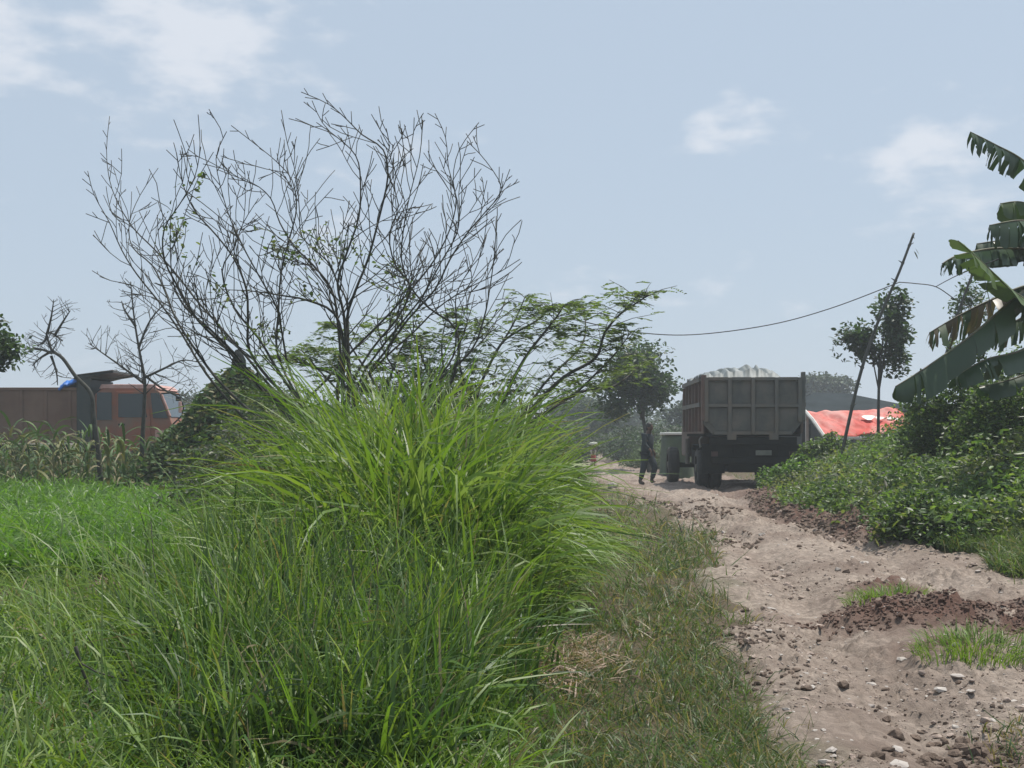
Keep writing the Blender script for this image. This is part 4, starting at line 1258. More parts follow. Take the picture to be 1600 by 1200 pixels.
banana_leaf([(1546, 352), (1600, 345), (1650, 365), (1700, 430)], .28, 1.25, GD, .5, 3, (13.8, 14, 14.6, 15))
banana_leaf([(1526, 381), (1570, 376), (1630, 378), (1700, 430)], .30, 1.15, GD, .3, 4, (14.3, 14.4, 14.7, 15))
banana_leaf([(1472, 412), (1500, 398), (1560, 388), (1630, 395), (1700, 430)], .22, 1.2, GD, .8, 5, (13.4, 13.6, 14, 14.5, 15))
banana_leaf([(1497, 376), (1540, 415), (1590, 460), (1640, 480), (1700, 440)], .27, .15, (.11, .16, .06), .25, 6, (13.2, 13.4, 13.8, 14.4, 15), hang2=.9)
banana_leaf([(1399, 604), (1450, 572), (1520, 522), (1590, 462), (1650, 425), (1700, 430)], .30, 1.3, GD, .28, 7, (13.0, 13.2, 13.5, 14, 14.6, 15))
banana_leaf([(1452, 520), (1500, 492), (1550, 468), (1610, 445), (1700, 435)], .30, 1.35, GB, .95, 8, (14.6, 14.7, 14.8, 14.9, 15), dry=.55)
banana_leaf([(1490, 590), (1540, 562), (1600, 545), (1650, 500), (1700, 440)], .25, 1.05, GD, .4, 9, (13.6, 13.8, 14.2, 14.6, 15))
banana_leaf([(1530, 605), (1600, 585), (1660, 540), (1700, 450)], .22, 1.0, GD, .4, 10, (14.6, 14.8, 15, 15))
banana_leaf([(1545, 520), (1590, 500), (1640, 470), (1700, 435)], .26, 1.3, GB, .9, 11, (14.9, 15, 15, 15), dry=.2)
banana_leaf([(1900, 260), (1850, 300), (1780, 360), (1700, 430)], .30, 1.0, GB, .3, 12, (16, 15.6, 15.3, 15))
banana_leaf([(1930, 560), (1860, 500), (1780, 440), (1700, 430)], .30, 1.1, GB, .3, 13, (15.5, 15.3, 15.1, 15))
banana_leaf([(1720, 120), (1715, 200), (1705, 300), (1700, 430)], .28, .5, GB, .2, 14, (15.6, 15.4, 15.2, 15))

# ------------------------------------------------------------------ poles and cable
def pole(name, label, path, Yd, r0, r1):
    pts = [P(a, b, Yd) for a, b in path]
    base_ = pts[0].copy()
    gz = float(ground_z(base_.x, Yd)); d = (pts[1] - pts[0]).normalized()
    base_ = base_ + d * ((gz - .1 - base_.z) / d.z); pts[0] = base_
    root_ = empty(name, base_); tag(root_, label, 'pole')
    pts = smooth_path(pts, 5); n = len(pts)
    MB().tube([p - base_ for p in pts], [r0 + (r1 - r0) * i / n for i in range(n)], 8).build('cane', M['bamboo'], root_, smooth=True)
    for i in range(2, n - 1, 2):
        nd = MB()
        q = pts[i] - base_; dd = (pts[i + 1] - pts[i]).normalized(); rr_ = (r0 + (r1 - r0) * i / n) * 1.25
        nd.tube([q - dd * .02, q + dd * .02], rr_, 8)
        sd = Vector((r.choice([-1, 1]), 0, .6))
        nd.tube([q, q + sd * .09], [rr_ * .5, rr_ * .2], 5)
        nd.build('node', M['bamboo'], root_)
    return root_, pts, base_
p1, pp1, b1 = pole('bamboo_pole', 'tall leaning bamboo pole carrying the sagging cable', [(1318, 700), (1340, 600), (1373, 500), (1405, 425), (1428, 364)], 27, .038, .024)
leafp = np.array([tuple(P(1428, 392, 27) - b1), tuple(P(1430, 388, 27) - b1), tuple(P(1426, 368, 27) - b1)])
o = leaf_object('dry_leaf', leafp, np.array([.2, .16, .1]), np.array([.05, .04, .04]), np.array([[.10, .11, .06]] * 3), M['dull_leaf'], p1, r, droop=1.2)
p2, pp2, b2 = pole('bamboo_pole', 'shorter bamboo pole rising beneath the banana leaves', [(1440, 690), (1485, 530), (1500, 480), (1522, 422)], 28, .035, .026)

def cable(name, label, path, rad=.011, cat='cable'):
    pts = smooth_path([P(*q) for q in path], 8)
    o = MB().tube([p - pts[0] for p in pts], rad, 5).build(name, M['wire'], None, smooth=True)
    o.location = pts[0]; tag(o, label, cat)
cable('cable', 'long thin cable sagging from the leaning pole to the feathery tree', [(1405, 441, 27), (1300, 481, 27), (1200, 508, 27), (1080, 523, 27), (985, 518, 26), (900, 500, 23), (868, 497, 20.5)])
cable('cable', 'short cable linking the leaning pole to the shorter bamboo pole', [(1405, 441, 27), (1430, 443, 27.2), (1462, 448, 27.4), (1490, 466, 27.7), (1507, 476, 28), (1560, 500, 27)])
cable('cable', 'cable rising from the knot between the poles to the banana leaves', [(1462, 448, 27.4), (1490, 433, 24), (1525, 418, 19), (1560, 405, 15)], .009)
cable('cable', 'thin cord hanging from the middle banana leaf', [(1539, 440, 14), (1545, 465, 14), (1550, 490, 14)], .004)

# ------------------------------------------------------------------ dump truck
TX, TY = (1097 - 800) / 65.0, 30.7
wbx = 2.43
tr = empty('dump_truck', (TX + wbx / 2, TY, float(base(TX + 1, TY + 2)) - .02), math.radians(-2.0))
tag(tr, 'grey brown dump truck seen from behind, loaded and standing on the track', 'dump truck')
hw = wbx / 2
z0, z1, Lb = 1.33, 2.77, 4.3
# tailgate: chamfered plate, frame ribs, recessed panels
plate = [(-hw + .02, z0 + .30), (-hw + .25, z0 + .02), (hw - .28, z0 + .02), (hw - .02, z0 + .36), (hw - .02, z1 - .04), (-hw + .02, z1 - .04)]
tg = MB().prism(plate, .05, .09, 'y').build('tailgate', M['rust_steel'], tr)
xsn = np.linspace(-hw + .10, hw - .10, 5)
zr = [z0 + .06, z0 + .72, z1 - .08]
for i, xq in enumerate(xsn):
    lo = z0 + .04 if 0 < i < 4 else z0 + .33
    MB().box(xq - .045, xq + .045, -.035, .05, lo, z1 - .04).build('rib', M['rust_rib'], tg, bevel=.008)
for z_ in zr:
    x0_, x1_ = (-hw + .27, hw - .30) if z_ < z0 + .2 else (-hw + .145, hw - .145)
    for i in range(4):
        a_, b_ = max(xsn[i] + .047, x0_), min(xsn[i + 1] - .047, x1_)
        MB().box(a_, b_, -.028, .05, z_ - .035, z_ + .045).build('rail', M['rust_rib'], tg, bevel=.006)
for j in range(2):
    for i in range(4):
        a_, b_ = xsn[i] + .06, xsn[i + 1] - .06
        lo, hi = zr[j] + .06, zr[j + 1] - .05
        if j == 0 and i == 0: pl = [(a_, lo + .22), (a_ + .2, lo), (b_, lo), (b_, hi), (a_, hi)]
        elif j == 0 and i == 3: pl = [(a_, lo), (b_ - .22, lo), (b_, lo + .28), (b_, hi), (a_, hi)]
        else: pl = [(a_, lo), (b_, lo), (b_, hi), (a_, hi)]
        MB().prism(pl, .038, .052, 'y').build('panel', M['rust_steel'], tg)
for xq in (-hw - .02,):
    MB().box(xq, xq + .12, -.02, .12, z0 + .36, z1 + .02).build('corner_post', M['rust_side'] if xq < 0 else M['rust_steel'], tr, bevel=.012)
MB().box(hw - .06, hw + .03, -.02, .14, z0 + .36, z1 + .09).build('corner_post', M['rust_steel'], tr, bevel=.012)
# box sides and floor
for sx in (-1, 1):
    poly = [(.12, z0 + .05), (Lb, z0 + .05), (Lb, z1 - .02), (.12, z1 - .05)]
    sd = MB().prism(poly, sx * (hw - .06), sx * (hw - .02), 'x').build('side_wall', M['rust_side'], tr)
    for yq in np.linspace(.45, Lb - .1, 6):
        MB().box(min(sx * (hw - .02), sx * (hw + .05)), max(sx * (hw - .02), sx * (hw + .05)), yq - .05, yq + .05, z0 + .1, z1 - .15).build('rib', M['rust_side'], sd)
    for z_ in (z0 + .75, z1 - .09):
        MB().box(min(sx * (hw - .018), sx * (hw + .07)), max(sx * (hw - .018), sx * (hw + .07)), .14, Lb, z_ - .05, z_ + .05).build('rail', M['rust_rib'], sd)
MB().box(-hw + .07, hw - .07, .10, Lb, z0 - .02, z0 + .06).build('box_floor', M['black_metal'], tr)
MB().box(-hw + .07, hw - .07, Lb - .05, Lb, z0 + .07, z1 + .1).build('front_wall', M['rust_side'], tr)
# chassis
mb = MB()
for sx in (-.45, .40): mb.box(sx, sx + .09, .15, 6.6, .88, 1.12)
for yq in (.3, 1.5, 2.6, 4): mb.box(-.36, .40, yq, yq + .1, .90, 1.08)
mb.build('chassis', M['black_metal'], tr)
MB().box(-1.05, 1.05, .02, .12, 1.12, 1.30).build('rear_beam', M['black_metal'], tr, bevel=.01)
MB().box(-.98, .98, .0, .10, .66, .80).build('rear_bumper', M['black_metal'], tr, bevel=.01)
MB().box(-1.02, .98, .16, .22, .80, 1.16).build('upper_shade_panel', M['black_metal'], tr)  # dark panel added to close the underside into one shaded mass
MB().box(.06, .44, -.02, .0, .86, .98).build('number_plate', M['plate'], tr, bevel=.004)
for xq in (-.62, .38):
    MB().box(xq, xq + .22, -.03, .04, z0 - .10, z0 + .05).build('hinge', M['rust_rib'], tr, bevel=.01)
MB().box(-.55, .52, .25, .31, .44, .82).build('lower_shade_panel', M['black_metal'], tr)  # lower dark panel, added as shade in the gap between the wheels
MB().box(.62, 1.15, .14, .18, .42, 1.1).build('mud_flap', M['black_metal'], tr)
MB().box(-1.2, -.66, .14, .18, .42, 1.1).build('mud_flap', M['black_metal'], tr)
for xq in (-1.0, .86):
    MB().box(xq, xq + .16, -.01, .02, .83, .95).build('tail_light', M['lamp_red'], tr, bevel=.004)
def wheel(parent, x_, y_, R, w, outx):
    """tyre with shoulder profile, rim disc and hub"""
    t = empty('wheel', (x_, y_, R)); t.parent = parent
    prof = [(-w / 2, R * .62), (-w / 2, R * .86), (-w / 2 + .03, R * .96), (-w / 4, R), (w / 4, R), (w / 2 - .03, R * .96), (w / 2, R * .86), (w / 2, R * .62)]
    n = 40; vs, fs = [], []
    for i in range(n):
        a = 2 * PI * i / n; tread = .985 if i % 2 else 1.0
        for q, (px_, rr_) in enumerate(prof):
            m = tread if 2 <= q <= 5 else 1
            vs.append((px_, rr_ * m * math.cos(a), rr_ * m * math.sin(a)))
    k = len(prof)
    for i in range(n):
        for q in range(k):
            fs.append((i * k + q, i * k + (q + 1) % k, ((i + 1) % n) * k + (q + 1) % k, ((i + 1) % n) * k + q))
    MB().add(vs, fs).build('tyre', M['tyre'], t)
    s_ = 1 if outx > 0 else -1
    rm = MB(); rm.cyl((0, 0), R * .61, s_ * w * .10, s_ * w * .30, 'x', 28); rm.cyl((0, 0), R * .2, s_ * w * .30, s_ * w * .52, 'x', 16)
    rm.build('rim', M['rim'], t)
    return t
for x_ in (-1.06, -.74, .70, 1.02): wheel(tr, x_, 1.55, .51, .28, 1 if x_ > 0 else -1)
for x_ in (-1.46, 1.02): wheel(tr, x_, 5.1, .51, .30, x_)
MB().cyl((1.55, .51), .09, -1.0, .95, 'x', 12).build('axle', M['black_metal'], tr)
MB().cyl((5.1, .51), .07, -1.3, .95, 'x', 12).build('axle', M['black_metal'], tr)
for x_ in (-1.22, .60):
    MB().prism([(.90, .98), (.98, 1.12), (2.15, 1.12), (2.25, .98), (2.21, .97), (2.12, 1.08), (1.0, 1.08), (.94, .97)], x_, x_ + .64, 'x').build('mudguard', M['black_metal'], tr)
MB().box(-1.1, -.55, 2.7, 3.6, .55, 1.05).build('fuel_tank', M['black_metal'], tr, bevel=.05)
# cab ahead of the box
cabp = [(4.5, .75), (6.45, .75), (6.5, 1.5), (6.25, 2.55), (4.5, 2.6)]
cb = MB().prism(cabp, -1.08, 1.16, 'x').build('cab', M['rust_side'], tr, bevel=.04)
MB().box(-.75, .75, 4.47, 4.495, 1.7, 2.3).build('rear_window', M['glass'], cb)
MB().prism([(5.0, 1.55), (6.15, 1.55), (6.0, 2.35), (5.0, 2.35)], -1.10, -1.085, 'x').build('side_window', M['glass'], cb)
MB().prism([(5.0, 1.55), (6.15, 1.55), (6.0, 2.35), (5.0, 2.35)], 1.165, 1.175, 'x').build('side_window', M['glass'], cb)
for sx in (1,):
    MB().tube([(sx * 1.16, 6.2, 2.2), (sx * 1.26, 6.25, 2.1), (sx * 1.26, 6.25, 1.7)], .015, 6).build('mirror_arm', M['black_metal'], tr)
    MB().box(sx * 1.26 - .07, sx * 1.26 + .07, 6.2, 6.24, 1.65, 1.95).build('mirror', M['black_metal'], tr, bevel=.01)
MB().cyl((-1.12, 4.4), .06, .55, 1.25, 'z', 10).build('air_tank', M['rim'], tr)
MB().tube([(-1.18, .35, 1.30), (-1.25, .33, 1.22), (-1.22, .3, 1.05)], .03, 6).build('hook', M['rust_rib'], tr)

# tarpaulin over the load
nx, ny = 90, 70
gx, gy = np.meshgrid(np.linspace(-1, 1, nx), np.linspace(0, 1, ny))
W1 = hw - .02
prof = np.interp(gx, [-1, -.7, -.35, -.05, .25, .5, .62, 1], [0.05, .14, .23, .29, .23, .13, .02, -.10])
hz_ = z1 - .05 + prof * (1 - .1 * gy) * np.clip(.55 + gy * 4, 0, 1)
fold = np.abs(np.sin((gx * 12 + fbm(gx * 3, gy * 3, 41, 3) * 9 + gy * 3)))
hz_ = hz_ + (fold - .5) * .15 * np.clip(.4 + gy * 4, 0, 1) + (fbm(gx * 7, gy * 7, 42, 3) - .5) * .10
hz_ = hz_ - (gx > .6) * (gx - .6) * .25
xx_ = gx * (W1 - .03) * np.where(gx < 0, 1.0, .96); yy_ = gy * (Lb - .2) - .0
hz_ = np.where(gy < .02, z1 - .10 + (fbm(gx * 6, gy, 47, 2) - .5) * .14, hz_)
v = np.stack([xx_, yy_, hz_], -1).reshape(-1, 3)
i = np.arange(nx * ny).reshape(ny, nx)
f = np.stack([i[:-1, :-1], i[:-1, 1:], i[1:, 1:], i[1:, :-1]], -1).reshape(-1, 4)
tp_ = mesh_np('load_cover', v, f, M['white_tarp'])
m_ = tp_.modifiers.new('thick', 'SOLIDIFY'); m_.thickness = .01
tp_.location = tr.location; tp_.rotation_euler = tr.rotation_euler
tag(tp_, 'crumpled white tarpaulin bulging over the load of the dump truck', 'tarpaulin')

# ------------------------------------------------------------------ orange truck, side on
OY = 36.0
ox = (120 - 800) / F * OY
ot = empty('orange_truck', (ox, OY, -.03)); tag(ot, 'faded orange tipper truck parked side on behind the maize', 'truck')
s1 = 2000 / OY                     # px per m
def oz(py): return CAMH + (HZ - py) / s1 + .03
def oxl(px): return (px - 120) / s1
zb, zt_ = oz(692), oz(606)
bed = MB().box(-5.2, 0, 0, .06, zb, zt_).build('bed_side', M['orange_box'], ot)
for k_ in range(8):
    xq = -5.0 + k_ * .68
    MB().box(xq, xq + .09, -.03, 0, zb + .02, zt_ - .08).build('rib', M['orange_box'], bed, bevel=.01)
MB().box(-5.2, .0, -.045, .0, zt_ - .075, zt_ + .01).build('rail', M['orange_box'], bed, bevel=.01)
MB().box(-5.2, -.0, 2.3, 2.36, zb, zt_).build('bed_side', M['orange_box'], ot)
MB().box(-5.2, 0, .065, 2.295, zb, zb + .08).build('bed_floor', M['black_metal'], ot)
MB().box(-5.24, -5.203, .0, 2.36, zb, zt_).build('tailgate', M['orange_box'], ot)
MB().box(.005, .30, .02, 2.34, zb - .2, oz(592)).build('front_wall', M['dark_green_metal'], ot, bevel=.02)
MB().box(.0, .40, -.03, .015, zb - .1, oz(590)).build('front_post', M['dark_green_metal'], ot, bevel=.02)
gd = MB().prism([(oxl(114), oz(592)), (oxl(122), oz(587)), (oxl(178), oz(579.2)), (oxl(178), oz(582.5)), (oxl(150), oz(586.5)), (oxl(128), oz(592))], -.05, 2.38, 'y').build('cab_guard', M['dark_green_metal'], ot)
MB().prism([(oxl(118), oz(586)), (oxl(178), oz(578.3)), (oxl(178), oz(579.0)), (oxl(118), oz(587))], -.14, .30, 'y').build('plank', M['wood_plank'], gd)
# cab
c0, c1 = oxl(146), oxl(256)
cabp = [(c0, oz(722)), (oxl(270), oz(722)), (oxl(269), oz(668)), (oxl(263), oz(650)), (oxl(248), oz(612)), (oxl(240), oz(606)), (oxl(158), oz(606)), (c0, oz(616))]
cb = MB().prism(cabp, .1, 2.3, 'y').build('cab', M['orange'], ot, bevel=.03)
MB().prism([(oxl(152), oz(607.5)), (oxl(156), oz(600)), (oxl(238), oz(600)), (oxl(247), oz(608))], .12, 2.28, 'y').build('cab_roof', M['pale_roof'], ot, bevel=.02)
MB().box(oxl(150), oxl(173), .07, .098, oz(656), oz(613)).build('rear_window', M['glass'], cb)
dr = MB().prism([(oxl(180), oz(715)), (oxl(234), oz(715)), (oxl(234), oz(655)), (oxl(226), oz(611)), (oxl(180), oz(611))], .06, .097, 'y').build('door', M['orange'], ot, bevel=.01)
MB().prism([(oxl(184), oz(652)), (oxl(229), oz(652)), (oxl(222), oz(615)), (oxl(184), oz(615))], .045, .058, 'y').build('door_window', M['glass'], dr)
MB().box(oxl(184), oxl(194), .035, .058, oz(665), oz(662)).build('handle', M['black_metal'], dr)
MB().prism([(oxl(238), oz(653)), (oxl(261), oz(653)), (oxl(247), oz(614)), (oxl(234), oz(614))], .07, .098, 'y').build('quarter_window', M['glass'], cb)
MB().add([(oxl(264) + .012, .2, oz(651)), (oxl(264) + .012, 2.2, oz(651)), (oxl(249) + .012, 2.2, oz(613)), (oxl(249) + .012, .2, oz(613))], [(0, 1, 2, 3)]).build('windscreen', M['glass'], cb)
MB().tube([(oxl(250), .12, oz(614)), (oxl(264), .12, oz(650))], .035, 6).build('windscreen_pillar', M['pale_roof'], cb)
MB().box(oxl(250), oxl(272), .08, 2.32, oz(712), oz(700)).build('bumper', M['rust_steel'], ot, bevel=.03)
for yq in (.35, 2.05):
    MB().cyl((yq, oz(685)), .10, oxl(268), oxl(272), 'x', 16).build('headlight', M['lamp_clear'], ot)
MB().box(oxl(242), oxl(266), .02, .095, oz(690), oz(672)).build('step_panel', M['pale_roof'], ot, bevel=.01)
ma = MB().tube([(oxl(252), .05, oz(615)), (oxl(268), -.1, oz(614)), (oxl(284), -.2, oz(622)), (oxl(290), -.2, oz(636)), (oxl(287), -.2, oz(650)), (oxl(270), -.05, oz(664))], .022, 6).build('mirror_arm', M['black_metal'], ot, smooth=True)
MB().box(oxl(279), oxl(285), -.32, -.10, oz(627), oz(620)).build('mirror', M['black_metal'], ot, bevel=.015)
MB().box(oxl(283), oxl(287), -.30, -.12, oz(645), oz(628)).build('mirror', M['pale_roof'], ot, bevel=.015)
mb = MB(); mb.box(-5, oxl(262), .75, .85, .75, 1.0); mb.box(-5, oxl(262), 1.5, 1.6, .75, 1.0); mb.build('chassis', M['black_metal'], ot)
for x_ in (-3.9, -2.7, oxl(215)):
    for yq in (.18, 2.15):
        w_ = wheel(ot, 0, 0, .5, .3, -1); w_.location = (x_, yq, .5); w_.rotation_euler = (0, 0, PI / 2)
MB().box(-4.9, -.3, .10, .14, .45, 1.12).build('underbed_shade_panel', M['black_metal'], ot, bevel=.01)  # black panel added to stand in for the shade under the bed
# blue tarp on the front wall
r = np.random.default_rng(270)
nx, ny = 26, 18
gx, gy = np.meshgrid(np.linspace(0, 1, nx), np.linspace(0, 1, ny))
xb = oxl(92) + gx * (oxl(119) - oxl(92)); hb = oz(603) + (oz(589) - oz(603)) * gx ** .8 + (fbm(gx * 5, gy * 5, 81, 3) - .4) * .14 * np.sin(PI * np.clip(gx, .02, 1))
yb_ = -.10 + gy * 1.6; hb = hb - (gy < .06) * .10
v = np.stack([xb, yb_, hb], -1).reshape(-1, 3); i = np.arange(nx * ny).reshape(ny, nx)
f = np.stack([i[:-1, :-1], i[:-1, 1:], i[1:, 1:], i[1:, :-1]], -1).reshape(-1, 4)
bt = mesh_np('blue_tarpaulin', v, f, M['blue_tarp']); bt.location = ot.location
m_ = bt.modifiers.new('thick', 'SOLIDIFY'); m_.thickness = .06; m_.offset = -1
tag(bt, 'bunched bright blue tarpaulin at the front corner of the orange truck bed', 'tarpaulin')

# ------------------------------------------------------------------ house, red shelter, green heap
HY = 46.0
s2 = 2000 / HY
def hx(px): return (px - 1340) / s2
def hzf(py): return CAMH + (HZ - py) / s2
hs = empty('house', ((1340 - 800) / s2, HY, 0)); tag(hs, 'low house with a dark sheet roof behind the red shelter', 'house')
MB().box(hx(1246), hx(1440), .3, 4.6, -.1, hzf(646)).build('wall', M['dark_wall'], hs)
rf = MB().add([(hx(1240), 0, hzf(646)), (hx(1452), 0, hzf(640)), (hx(1452), 4.9, hzf(640)), (hx(1240), 4.9, hzf(646)), (hx(1296), 2.4, hzf(610)), (hx(1350), 2.4, hzf(611)), (hx(1240), 0, hzf(649)), (hx(1452), 0, hzf(643)), (hx(1452), 4.9, hzf(643)), (hx(1240), 4.9, hzf(649))],
              [(0, 1, 5, 4), (1, 2, 5), (2, 3, 4, 5), (3, 0, 4), (0, 6, 7, 1), (1, 7, 8, 2), (2, 8, 9, 3), (3, 9, 6, 0), (6, 9, 8, 7)]).build('roof', M['roof_sheet'], hs)
MB().box(hx(1256), hx(1270), .27, .297, .0, hzf(662)).build('door', M['black_metal'], hs)
SY = 36.0
s3 = 2000 / SY
def sx_(px): return (px - 1350) / s3
def sz_(py): return CAMH + (HZ - py) / s3
sh = empty('shelter', ((1350 - 800) / s3, SY, float(ground_z((1350 - 800) / s3, SY)) * 0)); tag(sh, 'low shelter roofed with a faded red tarpaulin on a white frame', 'shelter')
nx, ny = 70, 26
gx, gy = np.meshgrid(np.linspace(0, 1, nx), np.linspace(0, 1, ny))     # gy 0 = ridge (back), 1 = eave (front)
xl = sx_(1276) + (sx_(1290) - sx_(1276)) * gy; xr_ = sx_(1426) + (sx_(1440) - sx_(1426)) * gy
xg = xl + (xr_ - xl) * gx
zg = sz_(643 - 6 * gx) + (sz_(680) - sz_(640)) * gy + (fbm(gx * 9, gy * 4, 83, 4) - .5) * .14
yg = 1.3 - 1.1 * gy
v = np.stack([xg, yg + 0 * zg, zg], -1).reshape(-1, 3); i = np.arange(nx * ny).reshape(ny, nx)
f = np.stack([i[:-1, :-1], i[:-1, 1:], i[1:, 1:], i[1:, :-1]], -1).reshape(-1, 4)
o = mesh_np('roof_sheet', v, f, M['red_tarp'], None, sh); m_ = o.modifiers.new('thick', 'SOLIDIFY'); m_.thickness = .02
MB().tube([(sx_(1274), 1.28, sz_(641)), (sx_(1280), .8, sz_(655)), (sx_(1290), .16, sz_(682))], .055, 6).build('frame_bar', M['white_frame'], sh)
MB().box(sx_(1290), sx_(1440), .06, .15, sz_(687), sz_(682.5)).build('frame_bar', M['white_frame'], sh, bevel=.01)
for xq in (1291, 1345, 1400, 1438): MB().box(sx_(xq) - .04, sx_(xq) + .04, .16, .24, -.1, sz_(682)).build('post', M['white_frame'], sh)
for xq in (1278, 1426): MB().box(sx_(xq) - .04, sx_(xq) + .04, 1.3, 1.38, -.1, sz_(646)).build('post', M['white_frame'], sh)
# white letters-like patches on the tarp are worn spots: four pale patches sewn on
for k_, (px, py, w_) in enumerate([(1369, 657, 9), (1386, 658, 6), (1403, 658, 5), (1414, 660, 4)]):
    a = np.linspace(0, 2 * PI, 14, endpoint=False)
    gyc = (py - 640) / 40
    rad_ = w_ / s3 * (1 + .2 * np.sin(a * 3 + k_))
    vs = [(sx_(px) + rad_[j] * math.cos(a[j]) * 1.1, 1.3 - 1.1 * gyc - .06 - .5 * rad_[j] * -math.sin(a[j]), sz_(py) + .10 + .42 * rad_[j] * math.sin(a[j])) for j in range(14)]
    MB().add(vs, [tuple(range(14))]).build('patch', M['white_frame'], sh)

GYd = 41.0
s4 = 2000 / GYd
gh = empty('covered_heap', ((1058 - 800) / s4, GYd, 0)); tag(gh, 'low heap under dull green cloth just beside the dump truck', 'covered heap')
nu, nv = 28, 12
U, Vv = np.meshgrid(np.linspace(0, 2 * PI, nu, endpoint=False), np.linspace(0, 1, nv))
rx_ = 1.0 - .25 * Vv ** 2; prof_ = np.where(Vv < .8, 1, 1 - (Vv - .8) * 1.2)
xg = np.cos(U) * .55 * (1 - .18 * Vv) * (1 - .75 * np.clip(Vv - .86, 0, 1) / .14) * (1 + .06 * np.sin(U * 5)); yg = np.sin(U) * .7 * (1 - .18 * Vv) * (1 - .75 * np.clip(Vv - .86, 0, 1) / .14)
zg = np.minimum(Vv / .86, 1) * (CAMH + (HZ - 678) / s4) - .03
v = np.stack([xg, yg, zg], -1).reshape(-1, 3)
i = np.arange(nu * nv).reshape(nv, nu); j = np.roll(i, -1, 1)
f = np.stack([i[:-1], j[:-1], j[1:], i[1:]], -1).reshape(-1, 4)
mesh_np('cloth', v, f, M['green_tarp'], None, gh)
MB().box(-.50, .45, -.62, .5, CAMH + (HZ - 678) / s4 - .03, CAMH + (HZ - 675.5) / s4).build('pale_top_slab', M['white_frame'], gh, bevel=.02)  # pale slab along the top edge of the heap

# ------------------------------------------------------------------ people
def skinned(name, chains, mat, parent, sub=2):
    """chains: list of [(x,y,z,r), ...]; points within 1 mm are shared"""
    verts, rad, edges = [], [], []
    def vid(p):
        for i, q in enumerate(verts):
            if abs(q[0] - p[0]) + abs(q[1] - p[1]) + abs(q[2] - p[2]) < .002: return i
        verts.append(p[:3]); rad.append(p[3]); return len(verts) - 1
    for ch in chains:
        for a, b in zip(ch[:-1], ch[1:]): edges.append((vid(a), vid(b)))
    me = bpy.data.meshes.new(name); me.from_pydata(verts, edges, []); me.update()
    o = bpy.data.objects.new(name, me); COL.objects.link(o); o.parent = parent
    md = o.modifiers.new('skin', 'SKIN'); md.use_smooth_shade = True
    if not me.skin_vertices:
        bm_ = bmesh.new(); bm_.from_mesh(me); bm_.verts.layers.skin.verify(); bm_.to_mesh(me); bm_.free()
    for i, sv in enumerate(me.skin_vertices[0].data):
        rr_ = rad[i]; sv.radius = (rr_, rr_) if not isinstance(rr_, tuple) else rr_; sv.use_root = (i == 0)
    ss = o.modifiers.new('sub', 'SUBSURF'); ss.levels = ss.render_levels = sub
    me.materials.append(mat)
    return o

def ball(mb_, c, rx, ry, rz, n=14, m=9):
    vs, fs = [], []
    for i in range(m + 1):
        ph = PI * i / m
        for k_ in range(n):
            t = 2 * PI * k_ / n
            vs.append((c[0] + rx * math.sin(ph) * math.cos(t), c[1] + ry * math.sin(ph) * math.sin(t), c[2] + rz * math.cos(ph)))
    for i in range(m):
        for k_ in range(n): fs.append((i * n + k_, i * n + (k_ + 1) % n, (i + 1) * n + (k_ + 1) % n, (i + 1) * n + k_))
    mb_.add(vs, fs)

# the walking person: x forward (towards the truck), z up, y = side
PY_ = 36.0
pxx_ = (1011 - 800) / F * PY_
pz = float(surf_z(pxx_, PY_))
pr = empty('person', (pxx_, PY_, pz), math.radians(-35))
tag(pr, 'person in dark shirt and trousers walking on the track beside the dump truck', 'person')
pel, chest, neck, head = (0, 0, .93, .10), (.02, 0, 1.30, .12), (.05, 0, 1.47, .055), (.075, 0, 1.58, .085)
def hand(w, fwd):
    x_, y_, z_ = w
    out_ = []
    for k_, (dy, ln) in enumerate(((-.03, .075), (-.01, .085), (.01, .08), (.03, .065))):
        out_.append([(x_ + fwd * .3, y_, z_ - .05, .026), (x_ + fwd * .6, y_ + dy, z_ - .09, .012), (x_ + fwd, y_ + dy, z_ - .09 - ln * .6, .010), (x_ + fwd * 1.5, y_ + dy, z_ - .09 - ln, .008)])
    out_.append([(x_ + fwd * .3, y_, z_ - .05, .026), (x_ + .035, y_ + .01, z_ - .075, .011), (x_ + .05, y_ + .01, z_ - .11, .009)])
    return out_
shL, shR = (.02, .19, 1.39, .06), (.02, -.19, 1.39, .06)
elL, wrL = (-.05, .24, 1.12, .043), (.10, .23, .92, .03)
elR, wrR = (.07, -.25, 1.12, .043), (.24, -.22, .97, .03)
hipL, hipR = (0, .09, .88, .095), (0, -.09, .88, .095)
knL, ankL, toeL = (.20, .10, .52, .062), (.10, .10, .12, .042), (.26, .11, .05, .035)
knR, ankR, toeR = (-.05, -.10, .49, .062), (-.16, -.10, .09, .042), (-.02, -.11, .035, .035)
body = skinned('body', [[pel, chest, neck, head], [chest, shL, elL, wrL], [chest, shR, elR, wrR], [wrL, (wrL[0] + .01, wrL[1], wrL[2] - .05, .03)], [wrR, (wrR[0] + .02, wrR[1], wrR[2] - .05, .03)],
    [pel, hipL, knL, ankL, toeL], [pel, hipR, knR, ankR, toeR]]
    + [[(wrL[0] + .01, wrL[1], wrL[2] - .05, .03)] + h_[1:] for h_ in hand((wrL[0], wrL[1], wrL[2]), .02)]
    + [[(wrR[0] + .02, wrR[1], wrR[2] - .05, .03)] + h_[1:] for h_ in hand((wrR[0], wrR[1], wrR[2]), .03)], M['skin'], pr)
hd = MB(); ball(hd, (.085, 0, 1.615), .098, .078, .122, 18, 12); ball(hd, (.182, 0, 1.60), .018, .014, .022, 8, 6)
for s_ in (-1, 1): ball(hd, (.075, s_ * .08, 1.605), .02, .012, .032, 8, 6)
